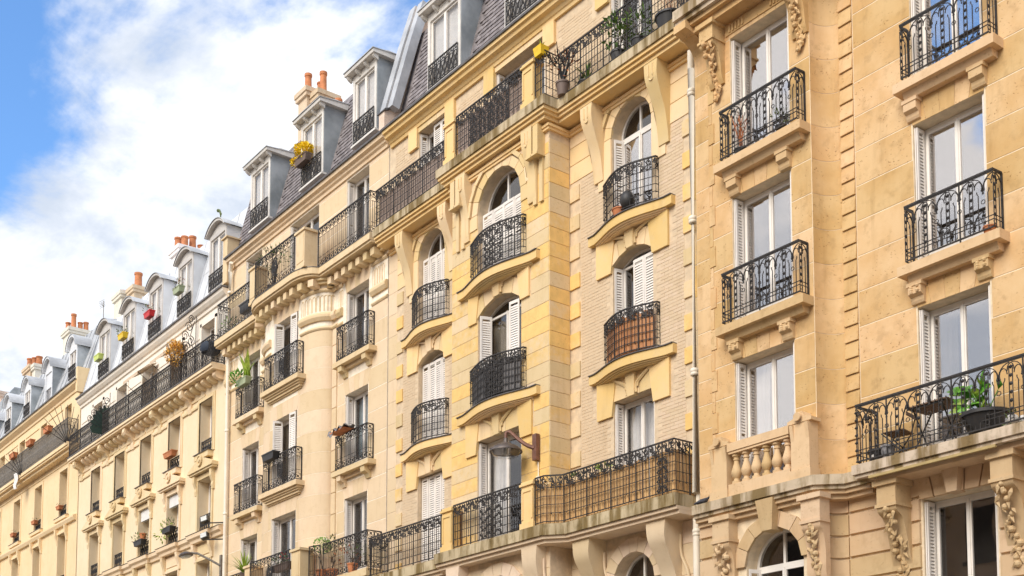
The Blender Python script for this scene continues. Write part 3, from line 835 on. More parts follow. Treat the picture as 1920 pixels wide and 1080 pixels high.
# console with carved foliage
def carved_console(bld, cx, w, Y, ztop, yout, h, garland, mat='trim_a'):
    p = [(Y+.02, ztop), (Y-yout, ztop), (Y-yout, ztop-h*.30)] + bez([(Y-yout, ztop-h*.30), (Y-yout*.95, ztop-h*.38), (Y-yout*.62, ztop-h*.46), (Y-yout*.42, ztop-h*.62), (Y-.10, ztop-h*.88), (Y-.05, ztop-h)], 5)[1:] + [(Y+.02, ztop-h)]
    m_ = MB().xprism(p, cx-w/2, cx+w/2)
    m_.box(cx-w/2-.05, cx+w/2+.05, Y-yout-.05, Y, ztop-.09, ztop-.002)
    m_.box(cx-w/2-.025, cx+w/2+.025, Y-yout-.025, Y, ztop-h*.33, ztop-h*.29)
    c = m_.build('console', M[mat], bld, smooth=True)
    if garland:
        rnd = random.Random(int(cx*100)); g = MB()
        za, zb = ztop-h*.36, ztop-h*1.22
        for k in range(34):
            t = k/33; z = za+(zb-za)*t; ww = w*.42*(1-.55*t)*(.6+.6*abs(sin(t*9)))
            yy = Y-yout*max(.06, .92-1.25*t)-.03
            if t > .7: yy = Y-.06
            a = rnd.uniform(-ww, ww)
            if k % 3 == 0: g.ball((cx+a*.6, yy, z), .04+.025*rnd.random(), 7, 5, .9)
            else:
                ang = rnd.uniform(-.8, .8); l = .07+.05*rnd.random(); d = Vector((sin(ang), -.25, -cos(ang))); s_ = Vector((cos(ang), 0, sin(ang)))*.04
                q = Vector((cx+a, yy, z)); g.add([q-d*l, q+s_-Vector((0, .01, 0)), q+d*l, q-s_-Vector((0, .01, 0)), q-Vector((0, .05, 0))], [(0,1,4),(1,2,4),(2,3,4),(3,0,4)])
        g.build('carved_garland', M[mat], c)
    return c
# lower slabs: bay balcony with balustrade, and the long balcony over the flat wall
slp = [(-16.24, -.72), (-13.42, -.72), (-13.05, -.35), (-12.6, -.35)]
m_ = MB(); slab(m_, slp, .01, [(0, 7.0, 7.17), (-.05, 6.93, 6.998)]); bs = m_.build('balcony_slab', M['slab'], A)
m_ = MB(); slab(m_, slp, .01, [(-.10, 6.86, 6.928), (-.17, 6.78, 6.858)]); m_.build('slab_moulding', M['low_a'], bs)
for cx in (-15.55, -13.5): carved_console(A, cx, .40, AY, 6.86, .24, 1.5, True, 'low_a')
for a, b in ((-15.80, -15.36), (-13.93, -13.47)):
    m_ = MB().box(a, b, -.70, AY+.01, 7.175, 7.33); m_.box(a+.03, b-.03, -.675, AY+.01, 7.332, 8.14)
    m_.ext([(a+.03-.06, -.69, 8.142), (b-.03+.06, -.69, 8.142), (b-.03+.06, -.69, 8.20), ((a+b)/2+.11, -.69, 8.24), ((a+b)/2+.06, -.69, 8.33), ((a+b)/2-.06, -.69, 8.33), ((a+b)/2-.11, -.69, 8.24), (a-.03, -.69, 8.20)], (0, .26, 0))
    m_.lathe([(.075, 0), (.08, .02), (.06, .045), (.03, .05)], ((a+b)/2, -.755, 8.235), 12, 'y')
    for e in (a+.03, b-.10): m_.xprism([(-.676, 7.85), (-.72, 8.12), (-.676, 8.12)], e, e+.07)
    m_.build('pedestal', M['trim_a'], A, smooth=True)
m_ = MB().box(-15.358, -13.932, -.67, -.47, 7.175, 7.40); m_.box(-15.358, -13.932, -.70, -.45, 8.0, 8.15); m_.box(-15.34, -13.95, -.68, -.47, 7.955, 7.998)
bal = m_.build('balustrade', M['trim_a'], A)
prof = [(.085, 0), (.085, .05), (.055, .06), (.05, .10), (.075, .13), (.098, .19), (.098, .23), (.075, .30), (.05, .38), (.045, .43), (.06, .44), (.06, .46), (.048, .47), (.055, .50), (.08, .51), (.08, .553)]
for k in range(6):
    MB().lathe(prof, (-15.24+.238*k, -.575, 7.401), 12).build('baluster', M['trim_a'], bal, smooth=True)
rb = [(-12.66, 0), (-12.66, -.66), (-5.6, -.66)]
m_ = MB().box(-12.66, -5.6, -.66, .01, 7.0, 7.16); m_.box(-12.62, -5.6, -.62, .01, 6.94, 6.998); rs = m_.build('balcony_slab', M['slab'], A)
m_ = MB().box(-12.3, -5.6, -.50, .01, 6.86, 6.938); m_.build('slab_moulding', M['low_a'], rs)
MB().box(-12.35, -10.1, -.635, -.585, 6.895, 6.937).build('gutter_strip', plain_mat('ochre strip', (.45,.33,.14), .7), rs)
rail_arcade([(-12.60, -.02), (-12.60, -.60), (-5.7, -.60)], 7.17, 8.16, .385).build('railing', M['iron'], rs)
for cx in (-12.15, -10.12, -8.9, -6.9): carved_console(A, cx, .36, 0, 6.86, .46, 1.35, True, 'low_a')
# upper balcony of the bay
us = [(-16.30, -1.02), (-13.3, -1.02), (-12.9, -.7), (-5.6, -.7)]
m_ = MB(); slab(m_, us, .01, [(0, 16.55, 16.75), (-.06, 16.46, 16.548)]); u = m_.build('balcony_slab', M['slab'], A)
m_ = MB(); slab(m_, us, .01, [(-.14, 16.38, 16.458), (-.24, 16.26, 16.378)])
m_.xprism([(-1.0, 16.45), (-1.0, 16.30)]+[(-1.0+.55*sin(t), 15.95+.35*cos(t)) for t in [pi/2*k/6 for k in range(7)]]+[(-.43, 15.95), (-.43, 16.45)], -16.29, -15.98)
m_.build('slab_moulding', M['stone_a'], u)
rail_arcade([(-16.22, -.5), (-16.22, -.95), (-13.33, -.95), (-12.95, -.64), (-5.7, -.64)], 16.76, 17.76, .385).build('railing', M['iron'], u)
for cx in (-15.66, -13.68): carved_console(A, cx, .34, AY, 16.30, .34, 1.15, True, 'stone_a')
m_ = MB().box(-15.45, -13.9, AY-.03, AY+.01, 16.03, 16.22)
for k in range(5): m_.box(-15.35+.08*k, -15.31+.08*k, AY-.055, AY, 16.06, 16.19); m_.box(-14.35+.08*k, -14.31+.08*k, AY-.055, AY, 16.06, 16.19)
m_.build('frieze', M['stone_a'], A)

# ------------------------------------------------------------------ the brick and ochre quoin building (middle right)
B = thing('apartment_building', 'beige brick apartment building with ochre painted quoins and bowed iron balconettes', 'building', (-22.4, 0, 0))
BY = -.60
BX0, BX1 = -28.2, -16.62
def ops_for(cx, w, arch_c, arch_r, seg_c, seg_r, low=True):
    a, b = cx-w/2, cx+w/2
    l = [(a, b, 7.56, 10.05, 0), (a, b, 10.78, seg_c, seg_r), (a, b, 13.84, arch_c, arch_r)]
    if low: l.append((a, b, 4.0, 6.78, w/2*.98))
    return l
CR, CC, CL = -18.56, -22.40, -26.10
opR = ops_for(CR, 1.22, 16.44, .60, 13.22, .22); opL = ops_for(CL, 1.22, 16.44, .60, 13.22, .22); opC = ops_for(CC, 1.66, 16.34, .80, 13.30, .30)
op5 = [(CR-.64, CR+.64, 17.06, 19.32, 0), (CL-.64, CL+.64, 17.06, 19.32, 0), (CC-.94, CC+.94, 17.06, 19.32, 0)]
mb = MB()
wall_sheet(mb, -20.56, BX1, 0, 17.0, 0, opR); wall_sheet(mb, BX0, -24.30, 0, 17.0, 0, opL)
wall_sheet(mb, -24.30, -20.56, 0, 17.0, BY, opC)
mb.quad((-20.56, BY, 0), (-20.56, 0, 0), (-20.56, 0, 17), (-20.56, BY, 17)); mb.quad((-24.30, BY, 0), (-24.30, 0, 0), (-24.30, 0, 17), (-24.30, BY, 17))
wall_sheet(mb, BX0, BX1, 17.0, 20.0, .002, op5)
mb.box(BX0, BX0+.1, .01, 9, 0, 20); mb.box(BX1-.1, BX1, .01, 9, 0, 20)
bw = mb.build('wall', M['joint_b2'], B)
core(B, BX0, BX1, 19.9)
# windows: shutters as the photograph has them
window(B, *opR[0][:4], 0, shut='fold', curtain='wf', panel=.12)
window(B, *opR[1][:4], 0, rise=.22, shut='right')
window(B, *opR[2][:4], 0, rise=.60, shut='left', pane='glass_sky')
window(B, *opR[3][:4], 0, rise=opR[3][4], shut='left')
window(B, *opC[0][:4], BY, shut='fold', curtain='wlr', panel=.12, leaves=2)
window(B, *opC[1][:4], BY, rise=.30, shut='ajar', curtain='d')
window(B, *opC[2][:4], BY, rise=.80, shut='closed')
window(B, *opC[3][:4], BY, rise=opC[3][4], shut='none')
for o in opL[:3]: window(B, *o[:4], 0, rise=o[4], shut='closed')
window(B, *opL[3][:4], 0, rise=opL[3][4], shut='none')
for o in op5: window(B, *o[:4], 0, shut='right' if o[0] < -25 else 'fold', pane='glass')
# bricks
rnd = random.Random(5)
allb = []
def bricks(X0, X1, Z0, Z1, Y, excl):
    bh, bl = .0715, .235; row = 0; z = Z0
    while z < Z1-.03:
        x = X0 - (bl/2 if row % 2 else 0)
        while x < X1:
            a, b = max(x, X0), min(x+bl, X1)
            if b-a > .04 and not any(e[0] < b-.01 and e[1] > a+.01 and e[2] < z+bh-.01 and e[3] > z+.01 for e in excl): allb.append((a, b, z, z+bh, Y))
            x += bl
        z += bh; row += 1
def ex_b(cx, w):
    a, b = cx-w/2, cx+w/2
    return [(a-.02, b+.02, 7.5, 10.05), (a-.5, b+.5, 9.76, 10.8), (a-.02, b+.02, 10.7, 13.2), (a-.5, b+.5, 12.92, 13.9), (a-.02, b+.02, 13.8, 16), (a-.42, b+.42, 14.85, 17.0)]
bricks(-20.20, -17.05, 7.55, 15.36, 0, ex_b(CR, 1.22))
bricks(-27.45, -24.95, 7.55, 15.36, 0, ex_b(CL, 1.22))
bricks(-27.9, BX1, 17.06, 19.25, .002, [(o[0]-.5, o[1]+.5, 18.85, 19.4) for o in op5] + [(o[0]-.02, o[1]+.02, 17, 19.4) for o in op5])
near = sorted(allb, key=lambda q: abs(q[0]+17.6)+.25*abs(q[2]-12.5))
for a, b, z0, z1, Y in near[:300]: block('brick', M['brick_b2'], bw, a, b, z0, z1, Y-.005+rnd.uniform(-.0015, .0015), d=.03, gap=.008)
m_ = MB()
for a, b, z0, z1, Y in near[300:]:
    g = .004; y = Y-.005+rnd.uniform(-.002, .002); c = .003
    m_.add([(a+g, Y+.01, z0+g), (b-g, Y+.01, z0+g), (b-g, Y+.01, z1-g), (a+g, Y+.01, z1-g), (a+g+c, y, z0+g+c), (b-g-c, y, z0+g+c), (b-g-c, y, z1-g-c), (a+g+c, y, z1-g-c)], [(4,5,6,7),(0,1,5,4),(1,2,6,5),(2,3,7,6),(3,0,4,7)])
m_.build('brickwork', M['brick_b2'], bw, kind='stuff')
# quoins: toothed strips beside the brick panels, and the big bay corner stones
z = 7.6; k = 0
while z < 15.2:
    for x0, x1 in ((-17.06, -16.78), (-20.555, -20.22), (-27.75, -27.44)):
        block('quoin', M['stone_b2'], bw, x0, x1, z, z+.34, -.035, d=.05, gap=.01)
    z += .665; k += 1
stones(bw, M['stone_b2'], -16.80, BX1, 7.56, 15.36, 0, .66, .4, [], proud=.006, name='stone', seed=31)
for x0, x1, cx in ((-20.56, BX1, CR), (-27.75, -24.3, CL)):
    stones(bw, M['cream_b2'], x0, x1, 15.36, 16.6, 0, .41, 1.1, [(cx-.62, cx+.62, 13, 16.45), (cx-1.03, cx+1.03, 14, 16.85)], proud=.016, name='stone', seed=34)
stones(bw, M['stone_b3'], BX0, -27.75, 7.56, 16.6, 0, .6, .6, [], proud=.006, name='stone', seed=32)
a, b = CC-.83, CC+.83
exC = [(a, b, 7.5, 16.4), (a-.36, b+.36, 12.95, 13.9), (a-.45, b+.45, 9.9, 10.8), (a-.30, b+.30, 15.4, 17.0)]
stones(bw, M['stone_b2'], -24.30, -20.56, 7.56, 16.2, BY, .335, 1.05, exC, proud=.008, name='quoin', seed=33, gap=.008)
z = 7.56; i = 0
while z < 16.0:
    block('quoin', M['stone_b2'], bw, BY-.012, -.036, z, z+.335, -20.56+.012, d=.03, gap=.008, face='x')
    z += .335; i += 1
# sculpted window heads, ears, ledges, rails
def ledge_path(cx, hw, Y, end=.12, bow=.24, n=26, k=.86):
    out = []
    for i in range(n+1):
        u = -1+2*i/n; x = cx+hw*u
        d = end + (bow*cos(pi/2*u/k)**1.25 if abs(u) < k else 0)
        out.append((x, Y-d))
    return out
def b2_head(cx, w, Y, ztop, seg, zled, hw, rail_hw, rail=True, wood=None, ear=.48, ear_h=.62, screen_rows=1):
    a, b = cx-w/2, cx+w/2
    if seg: arch_stones(bw, M['cream_b2'], a, b, ztop-seg, ztop, Y, .36, 5, .03, 'head_stone', .08)
    else: voussoirs(bw, M['cream_b2'], a, b, ztop+.003, zled-.26, Y, 3, .05, .03, 'head_stone')
    for s in (-1, 1):
        e0, e1 = (a-ear, a-.015) if s < 0 else (b+.015, b+ear)
        z0 = ztop-.30 - (seg or 0)*.3
        MB().ext([(e0, Y-.055, z0), (e1, Y-.055, z0), (e1+(.10 if s < 0 else 0), Y-.055, z0+ear_h), (e1+(.10 if s < 0 else 0), Y-.055, zled-.24), (e0-(.10 if s > 0 else 0), Y-.055, zled-.24), (e0-(.10 if s > 0 else 0), Y-.055, z0+ear_h)], (0, .07, 0)).build('ear_stone', M['yellow_b2'], bw)
    # little scrolled brackets left and right of the keystone
    m_ = MB()
    for s in (-1, 1):
        pts = bez([(cx+s*.14, ztop+.02), (cx+s*.13, ztop+.16), (cx+s*.20, ztop+.26), (cx+s*.55, zled-.27)], 6)
        m_.tube([(x, Y-.06, z) for x, z in pts], .028, 5, up=(0, 1, 0)); m_.tube([(x+s*.05, Y-.055, z+.004) for x, z in pts[5:]], .02, 5, up=(0, 1, 0))
    m_.ext([(cx-.10, Y-.09, ztop-.02), (cx+.10, Y-.09, ztop-.02), (cx+.14, Y-.12, zled-.28), (cx-.14, Y-.12, zled-.28)], (0, .12, 0))
    m_.build('keystone', M['cream_b2'], bw)
    pth = ledge_path(cx, hw, Y)
    m_ = MB(); slab(m_, pth, Y+.01, [(0, zled-.205, zled-.02)])
    L = m_.build('ledge', M['yellow_b2'], B)
    m_ = MB()
    for d, z0, z1 in ((-.04, .205, .232), (-.08, .232, .256), (-.12, .256, .275)):
        pp = [(x, min(y-d*1.0+0, Y-.02)) for x, y in pth]; m_.zprism([(pp[2][0], Y+.01)]+pp[2:-2]+[(pp[-3][0], Y+.01)], zled-z1, zled-z0-.0015)
    m_.build('ledge_moulding', M['cream_b2'], L)
    m_ = MB(); slab(m_, pth, Y+.01, [(.03, zled-.0185, zled)]); m_.build('flashing', M['lead'], L)
    if rail:
        rp = [(x, y+.10) for x, y in ledge_path(cx, rail_hw, Y, .16, .27, 18, 1.12)]
        rp = [(rp[0][0], Y)] + rp + [(rp[-1][0], Y)]
        rail_grid(rp, zled+.03, zled+.98, .165, ornate=[(rail_hw+.0, rail_hw+.55)] if w > 1.4 else []).build('railing', M['iron'], L)
        if wood:
            rr = Rail([(x, y+.035) for x, y in rp[2:-2]]); n = int(rr.L/.075)
            for i in range(n):
                p0, p1 = rr.pt((i+.06)*rr.L/n, 0), rr.pt((i+.94)*rr.L/n, 0)
                nx = rr.nrm((i+.5)*rr.L/n)*.008; dz = random.uniform(-.02, .03)
                MB().ext([(p0.x+nx.x, p0.y+nx.y, zled+.04), (p1.x+nx.x, p1.y+nx.y, zled+.04), (p1.x-nx.x, p1.y-nx.y, zled+.04), (p0.x-nx.x, p0.y-nx.y, zled+.04)], (0, 0, .80+dz)).build('screen_slat', M[wood], L)
    return L
for cx, w, Y, hw, rhw, wd in ((CR, 1.22, 0, 1.27, .80, 'wood_r'), (CL, 1.22, 0, 1.27, .80, None), (CC, 1.66, BY, 1.52, 1.02, 'lead')):
    seg = .30 if w > 1.4 else .22
    b2_head(cx, w, Y, 10.05, 0, 10.78, hw, rhw, wood=wd, ear=.48 if w < 1.4 else .42)
    b2_head(cx, w, Y, 13.30 if w > 1.4 else 13.22, seg, 13.84, hw, rhw, ear=.48 if w < 1.4 else .33)
# the big round-headed windows under the upper balcony
def big_arch(cx, w, Y, zs, zc, zlow=14.8, side=.42):
    a, b = cx-w/2, cx+w/2
    arch_stones(bw, M['cream_b2'], a-.005, b+.005, zs, zc, Y, .22, 9, .035, 'voussoir', .06)
    arch_stones(bw, M['cream_b2'], a-.26, b+.26, zs, zc+.26, Y, .10, 9, .075, 'archivolt', .09)
    for e0, e1 in ((a-side, a-.012), (b+.012, b+side)):
        MB().box(e0, e1, Y-.03, Y+.01, zlow, zs-.004).build('jamb_stone', M['cream_b2'], bw)
        zt = 16.62
        m_ = MB()
        if e0 < cx: m_.ext([(e0, Y-.028, zs), (a-.37, Y-.028, zs), (a-.37, Y-.028, zt), (e0, Y-.028, zt)], (0, .04, 0))
        else: m_.ext([(b+.37, Y-.028, zs), (e1, Y-.028, zs), (e1, Y-.028, zt), (b+.37, Y-.028, zt)], (0, .04, 0))
        m_.build('jamb_stone', M['cream_b2'], bw)
big_arch(CR, 1.22, 0, 15.84, 16.44); big_arch(CL, 1.22, 0, 15.84, 16.44); big_arch(CC, 1.66, BY, 15.54, 16.34, 15.2, .38)
def flared_console(cx, w, Y, ztop, yout, h, mat, groove=True, parent=None):
    p = [(Y+.02, ztop), (Y-yout, ztop)] + bez([(Y-yout, ztop-.03), (Y-yout*.98, ztop-h*.22), (Y-yout*.70, ztop-h*.40), (Y-yout*.35, ztop-h*.62), (Y-.07, ztop-h*.88), (Y-.05, ztop-h)], 5) + [(Y+.02, ztop-h)]
    m_ = MB(); n = len(p); ws = [w*.5*(1.0+.35*max(0, (z-ztop+h*.45)/(h*.45))) for y, z in p]
    vs = [(cx-k, y, z) for (y, z), k in zip(p, ws)] + [(cx+k, y, z) for (y, z), k in zip(p, ws)]
    m_.add(vs, [tuple(range(n)), tuple(range(n, 2*n))[::-1]] + [(i, n+i, n+(i+1) % n, (i+1) % n) for i in range(n)])
    c = m_.build('console', M[mat], parent or B, smooth=True)
    if groove:
        g = MB(); zt = ztop-h*.06; r_ = w*.2
        pts = [(cx-r_, Y-yout*1.0-.008, zt), (cx-r_, Y-yout*.99-.008, ztop-h*.20)] + [(cx-r_*cos(t), Y-yout*.93-.01, ztop-h*.22-r_*sin(t)) for t in [pi*k/6 for k in range(7)]] + [(cx+r_, Y-yout*.99-.008, ztop-h*.20), (cx+r_, Y-yout-.008, zt)]
        g.tube(pts, .018, 5, up=(0, 1, 0)); g.build('groove_moulding', M[mat], c)
    return c
for cx, Y, yo in ((CR-1.0, 0, .40), (CR+1.0, 0, .40), (CL-1.0, 0, .40), (CL+1.0, 0, .40), (CC-1.28, BY, .22), (CC+1.28, BY, .22)):
    flared_console(cx, .29, Y, 16.66, yo, 1.65, 'cream_b2')
for e in (-1, 1):      # fluted twin pilaster blocks at the bay corners
    m_ = MB()
    for k in (0, 1):
        c = CC+e*(1.50+.0)+(k-.5)*.22
        m_.box(c-.085, c+.085, BY-.22, BY, 15.95, 16.60); m_.box(c-.10, c+.10, BY-.25, BY, 15.90, 15.95); m_.box(c-.06, c+.06, BY-.06, BY, 14.9, 15.9)
    m_.build('pilaster_block', M['cream_b2'], B)
# upper and lower balcony slabs
def b2_plan(o, c):
    return [(BX0+.05, -o), (CC-2.12, -o), (CC-2.12, -c), (CC+2.08, -c), (CC+2.08, -o), (-16.72, -o)]
ups = b2_plan(.56, .96)
m_ = MB(); slab(m_, ups, .012, [(0, 16.84, 17.05)]); S1 = m_.build('balcony_slab', M['slab'], B)
m_ = MB(); slab(m_, ups, .012, [(-.04, 16.77, 16.838), (-.09, 16.70, 16.768), (-.15, 16.62, 16.698)]); m_.build('slab_moulding', M['yellow_b2'], S1)
m_ = MB(); slab(m_, [(BX0+.1, -.10), (CC-1.95, -.10), (CC-1.95, BY-.10), (CC+1.93, BY-.10), (CC+1.93, -.10), (-16.75, -.10)], .012, [(0, 16.50, 16.56), (-.03, 16.44, 16.498)]); m_.build('cornice_band', M['yellow_b2'], B)
lows = [(BX0+.05, -.68), (CC-2.35, -.68), (CC-2.05, -1.0), (CC+2.02, -1.0), (CC+2.42, -.68), (-16.72, -.68)]
m_ = MB(); slab(m_, lows, .012, [(0, 7.31, 7.55)]); S2 = m_.build('balcony_slab', M['slab'], B)
m_ = MB(); slab(m_, lows, .012, [(-.05, 7.24, 7.308), (-.12, 7.16, 7.238)]); m_.build('slab_moulding', M['low_b2'], S2)
PX = (CC-1.62, CC+1.45)
for zb, yp, zt in ((17.05, -.92, 18.10), (7.55, -.95, 8.60)):
    S = S1 if zb > 10 else S2
    for x in PX:
        m_ = MB().box(x-.24, x+.24, yp, yp+.30, zb+.001, zb+.14); m_.box(x-.20, x+.20, yp+.03, yp+.27, zb+.141, zt-.10); m_.box(x-.24, x+.24, yp-.01, yp+.31, zt-.099, zt-.05); m_.box(x-.21, x+.21, yp+.02, yp+.28, zt-.049, zt)
        for e in (-1, 1): m_.box(x+e*.165-.025, x+e*.165+.025, yp+.012, yp+.029, zb+.22, zt-.18)
        m_.box(x-.14, x+.14, yp+.012, yp+.029, zt-.23, zt-.18)
        m_.build('pier', M['yellow_b2'], S)
    o = .50 if zb > 10 else .62
    zr = zb+.02
    h = 1.04
    rail_grid([(BX0+.1, -.02), (BX0+.1, -o), (CC-2.05 if zb > 10 else CC-2.30, -o), (PX[0]-.27, yp+.06)], zr, zr+h, .175).build('railing', M['iron'], S)
    rail_grid([(PX[0]+.23, yp+.06), (PX[1]-.23, yp+.06)], zr, zr+h, .175, ornate=[(.55, 2.1)] if zb > 10 else [(1.0, 1.9)]).build('railing', M['iron'], S)
    if zb > 10: pth = [(PX[1]+.23, yp+.06), (CC+2.0, yp+.06), (CC+2.0, -o), (-16.78, -o), (-16.78, -.02)]
    else: pth = [(PX[1]+.23, yp+.06), (CC+1.98, yp+.06), (CC+2.30, -o), (-16.78, -o), (-16.78, -.02)]
    rail_grid(pth, zr, zr+h, .185, ornate=[] if zb > 10 else [(3.6, 3.85)]).build('railing', M['iron'], S)
def screen(label, path, z0, z1, mat, S, group=None):
    t = thing('brushwood_screen', label, 'screen', (path[0][0], path[0][1], z0))
    rr = Rail(path); n = int(rr.L/.085)
    for i in range(n):
        p0, p1 = rr.pt((i+.05+.1*random.random())*rr.L/n, 0), rr.pt((i+.95-.12*random.random())*rr.L/n, 0); nx = rr.nrm((i+.5)*rr.L/n)*.008; dz = random.uniform(-.03, .02)
        MB().ext([(p0.x+nx.x, p0.y+nx.y, z0), (p1.x+nx.x, p1.y+nx.y, z0), (p1.x-nx.x, p1.y-nx.y, z0), (p0.x-nx.x, p0.y-nx.y, z0)], (0, 0, z1-z0+dz)).build('slat', M[mat], t)
    MB().box(path[1][0]-.02, path[1][0]+.02, path[1][1]+.012, path[1][1]+.04, z0, z1-.05).build('batten', M[mat], t)
    return t
screen('orange brushwood screen behind the corner railing over the round-headed window', [(PX[1]+.28, -.84), (CC+1.95, -.84), (CC+2.27, -.565), (-16.83, -.565), (-16.83, -.05)], 7.57, 8.42, 'wood_o', S2)
screen('grey brown slatted screen behind the upper railing between two ochre piers', [(PX[0]+.25, -.81), (PX[1]-.25, -.81)], 17.07, 17.95, 'wood_g', S1)
screen('grey brown slatted screen behind the upper railing beside the green-glazed balcony end', [(BX0+.2, -.44), (CC-2.1, -.44)], 17.07, 17.9, 'wood_g', S1)
# lower consoles and round-headed openings under the slab
m_ = MB()
for cx, w, Y in ((CR, 1.22, 0), (CL, 1.22, 0), (CC, 1.66, BY)):
    arch_stones(bw, M['low_b2'], cx-w/2-.005, cx+w/2+.005, opR[3][3]-w*.49 if w < 1.4 else opC[3][3]-w*.49, 6.78, Y, .30, 9, .05, 'voussoir', .07)
stones(bw, M['low_b2'], -20.56, BX1, .5, 7.15, 0, .62, 1.6, [(CR-.95, CR+.95, 4, 7.15)], proud=.01, name='stone', seed=41, gap=.006)
stones(bw, M['low_b2'], BX0, -24.3, .5, 7.15, 0, .62, 1.6, [(CL-.95, CL+.95, 4, 7.15)], proud=.01, name='stone', seed=42, gap=.006)
stones(bw, M['low_b2'], -24.3, -20.56, .5, 7.15, BY, .62, 1.6, [(CC-1.2, CC+1.2, 4, 7.15)], proud=.01, name='stone', seed=43, gap=.006)
for cx, Y, yo in ((CR-1.12, 0, .50), (CR+1.12, 0, .50), (CL-1.1, 0, .5), (CL+1.1, 0, .5), (CC-1.45, BY, .28), (CC+1.45, BY, .28)):
    flared_console(cx, .40, Y, 7.16, yo, 1.6, 'low_b2', False)
    c = MB(); yy = Y-.06
    pts = bez([(cx+.25, 6.9), (cx+.27, 6.5), (cx+.45, 6.1), (cx+.60, 5.4)], 6); c.tube([(x, yy, z) for x, z in pts], .03, 5, up=(0, 1, 0)); c.build('groove_moulding', M['low_b2'], B)
# top storey: heads, ears and cornice
for o in op5:
    cx = (o[0]+o[1])/2
    voussoirs(bw, M['cream_b2'], o[0], o[1], o[3]+.003, 19.52, 0, 3, .03, .03, 'head_stone')
    for s in (-1, 1):
        e0, e1 = (o[0]-.42, o[0]-.012) if s < 0 else (o[1]+.012, o[1]+.42)
        MB().box(e0, e1, -.075, .0, 18.92, 19.50).build('ear_stone', M['yellow_b2'], bw)
prof = [(-.02, 19.46), (.06, 19.46), (.07, 19.54), (.10, 19.56), (.14, 19.63), (.24, 19.66), (.26, 19.74), (.32, 19.76), (.33, 19.84), (-.02, 19.84)]
MB().sweep(prof, [(BX0+.12, 0), (BX1, 0)]).build('cornice', M['yellow_b2'], B)
MB().box(BX0+.1, BX1, -.37, .3, 19.842, 19.90).build('gutter', M['lead'], B)
# rain pipe at the party wall
m_ = MB(); m_.tube([(-16.66, -.16, .1), (-16.66, -.16, 7.1)], .072, 10); m_.tube([(-16.66, -.16, 7.6), (-16.66, -.16, 16.1), (-16.62, -.2, 16.45)], .072, 10)
m_.tube([(-16.66, -.10, 7.0), (-16.66, -.10, 7.7)], .05, 8)
for z in (3.9, 6.75, 9.9, 12.95, 15.55): m_.lathe([(.073, 0), (.085, .015), (.085, .045), (.076, .06), (.086, .075), (.086, .12), (.073, .14)], (-16.66, -.16, z), 12)
m_.build('rain_pipe', M['pipe'], B, smooth=True)

# ------------------------------------------------------------------ slate mansards and dormers
def slates(parent, X0, X1, z0, z1, y0, y1, excl=(), row=.15, w=.27):
    """real overlapping slates on a steep slope from (y0,z0) to (y1,z1)"""
    rnd = random.Random(int(-X0*10)); m_ = MB(); L = math.hypot(y1-y0, z1-z0); dy, dz = (y1-y0)/L, (z1-z0)/L
    n = int(L/row)
    for i in range(n):
        s0 = i*row; s1 = min(s0+row*1.25, L); x = X0 - (w/2 if i % 2 else 0)
        while x < X1:
            a, b = max(x, X0)+.002, min(x+w, X1)-.002; x += w
            if b-a < .03: continue
            zc = z0+dz*s0
            if any(e[0] < b and e[1] > a and zc < e[2] for e in excl): continue
            lift = .026+rnd.uniform(-.006, .008)
            # outward normal is (0,-dz,dy)
            p = [(a, y0+dy*s0-dz*lift, z0+dz*s0+dy*lift), (b, y0+dy*s0-dz*lift, z0+dz*s0+dy*lift), (b, y0+dy*s1-dz*.003, z0+dz*s1+dy*.003), (a, y0+dy*s1-dz*.003, z0+dz*s1+dy*.003)]
            q = [(a, y0+dy*s0, z0+dz*s0), (b, y0+dy*s0, z0+dz*s0)]
            m_.add(p+q, [(0,1,2,3),(4,5,1,0),(4,0,3),(5,2,1)])
    return m_.build('slate_field', M['slate'], parent, kind='stuff')

def mansard(bld, X0, X1, z0, y0, z1, y1, mat, depth=9.0):
    m_ = MB().xprism([(y0, z0), (y1, z1), (y1+2.5, z1+.7), (depth, z1+.7), (depth, z0)], X0, X1)
    return m_.build('roof', M[mat], bld)

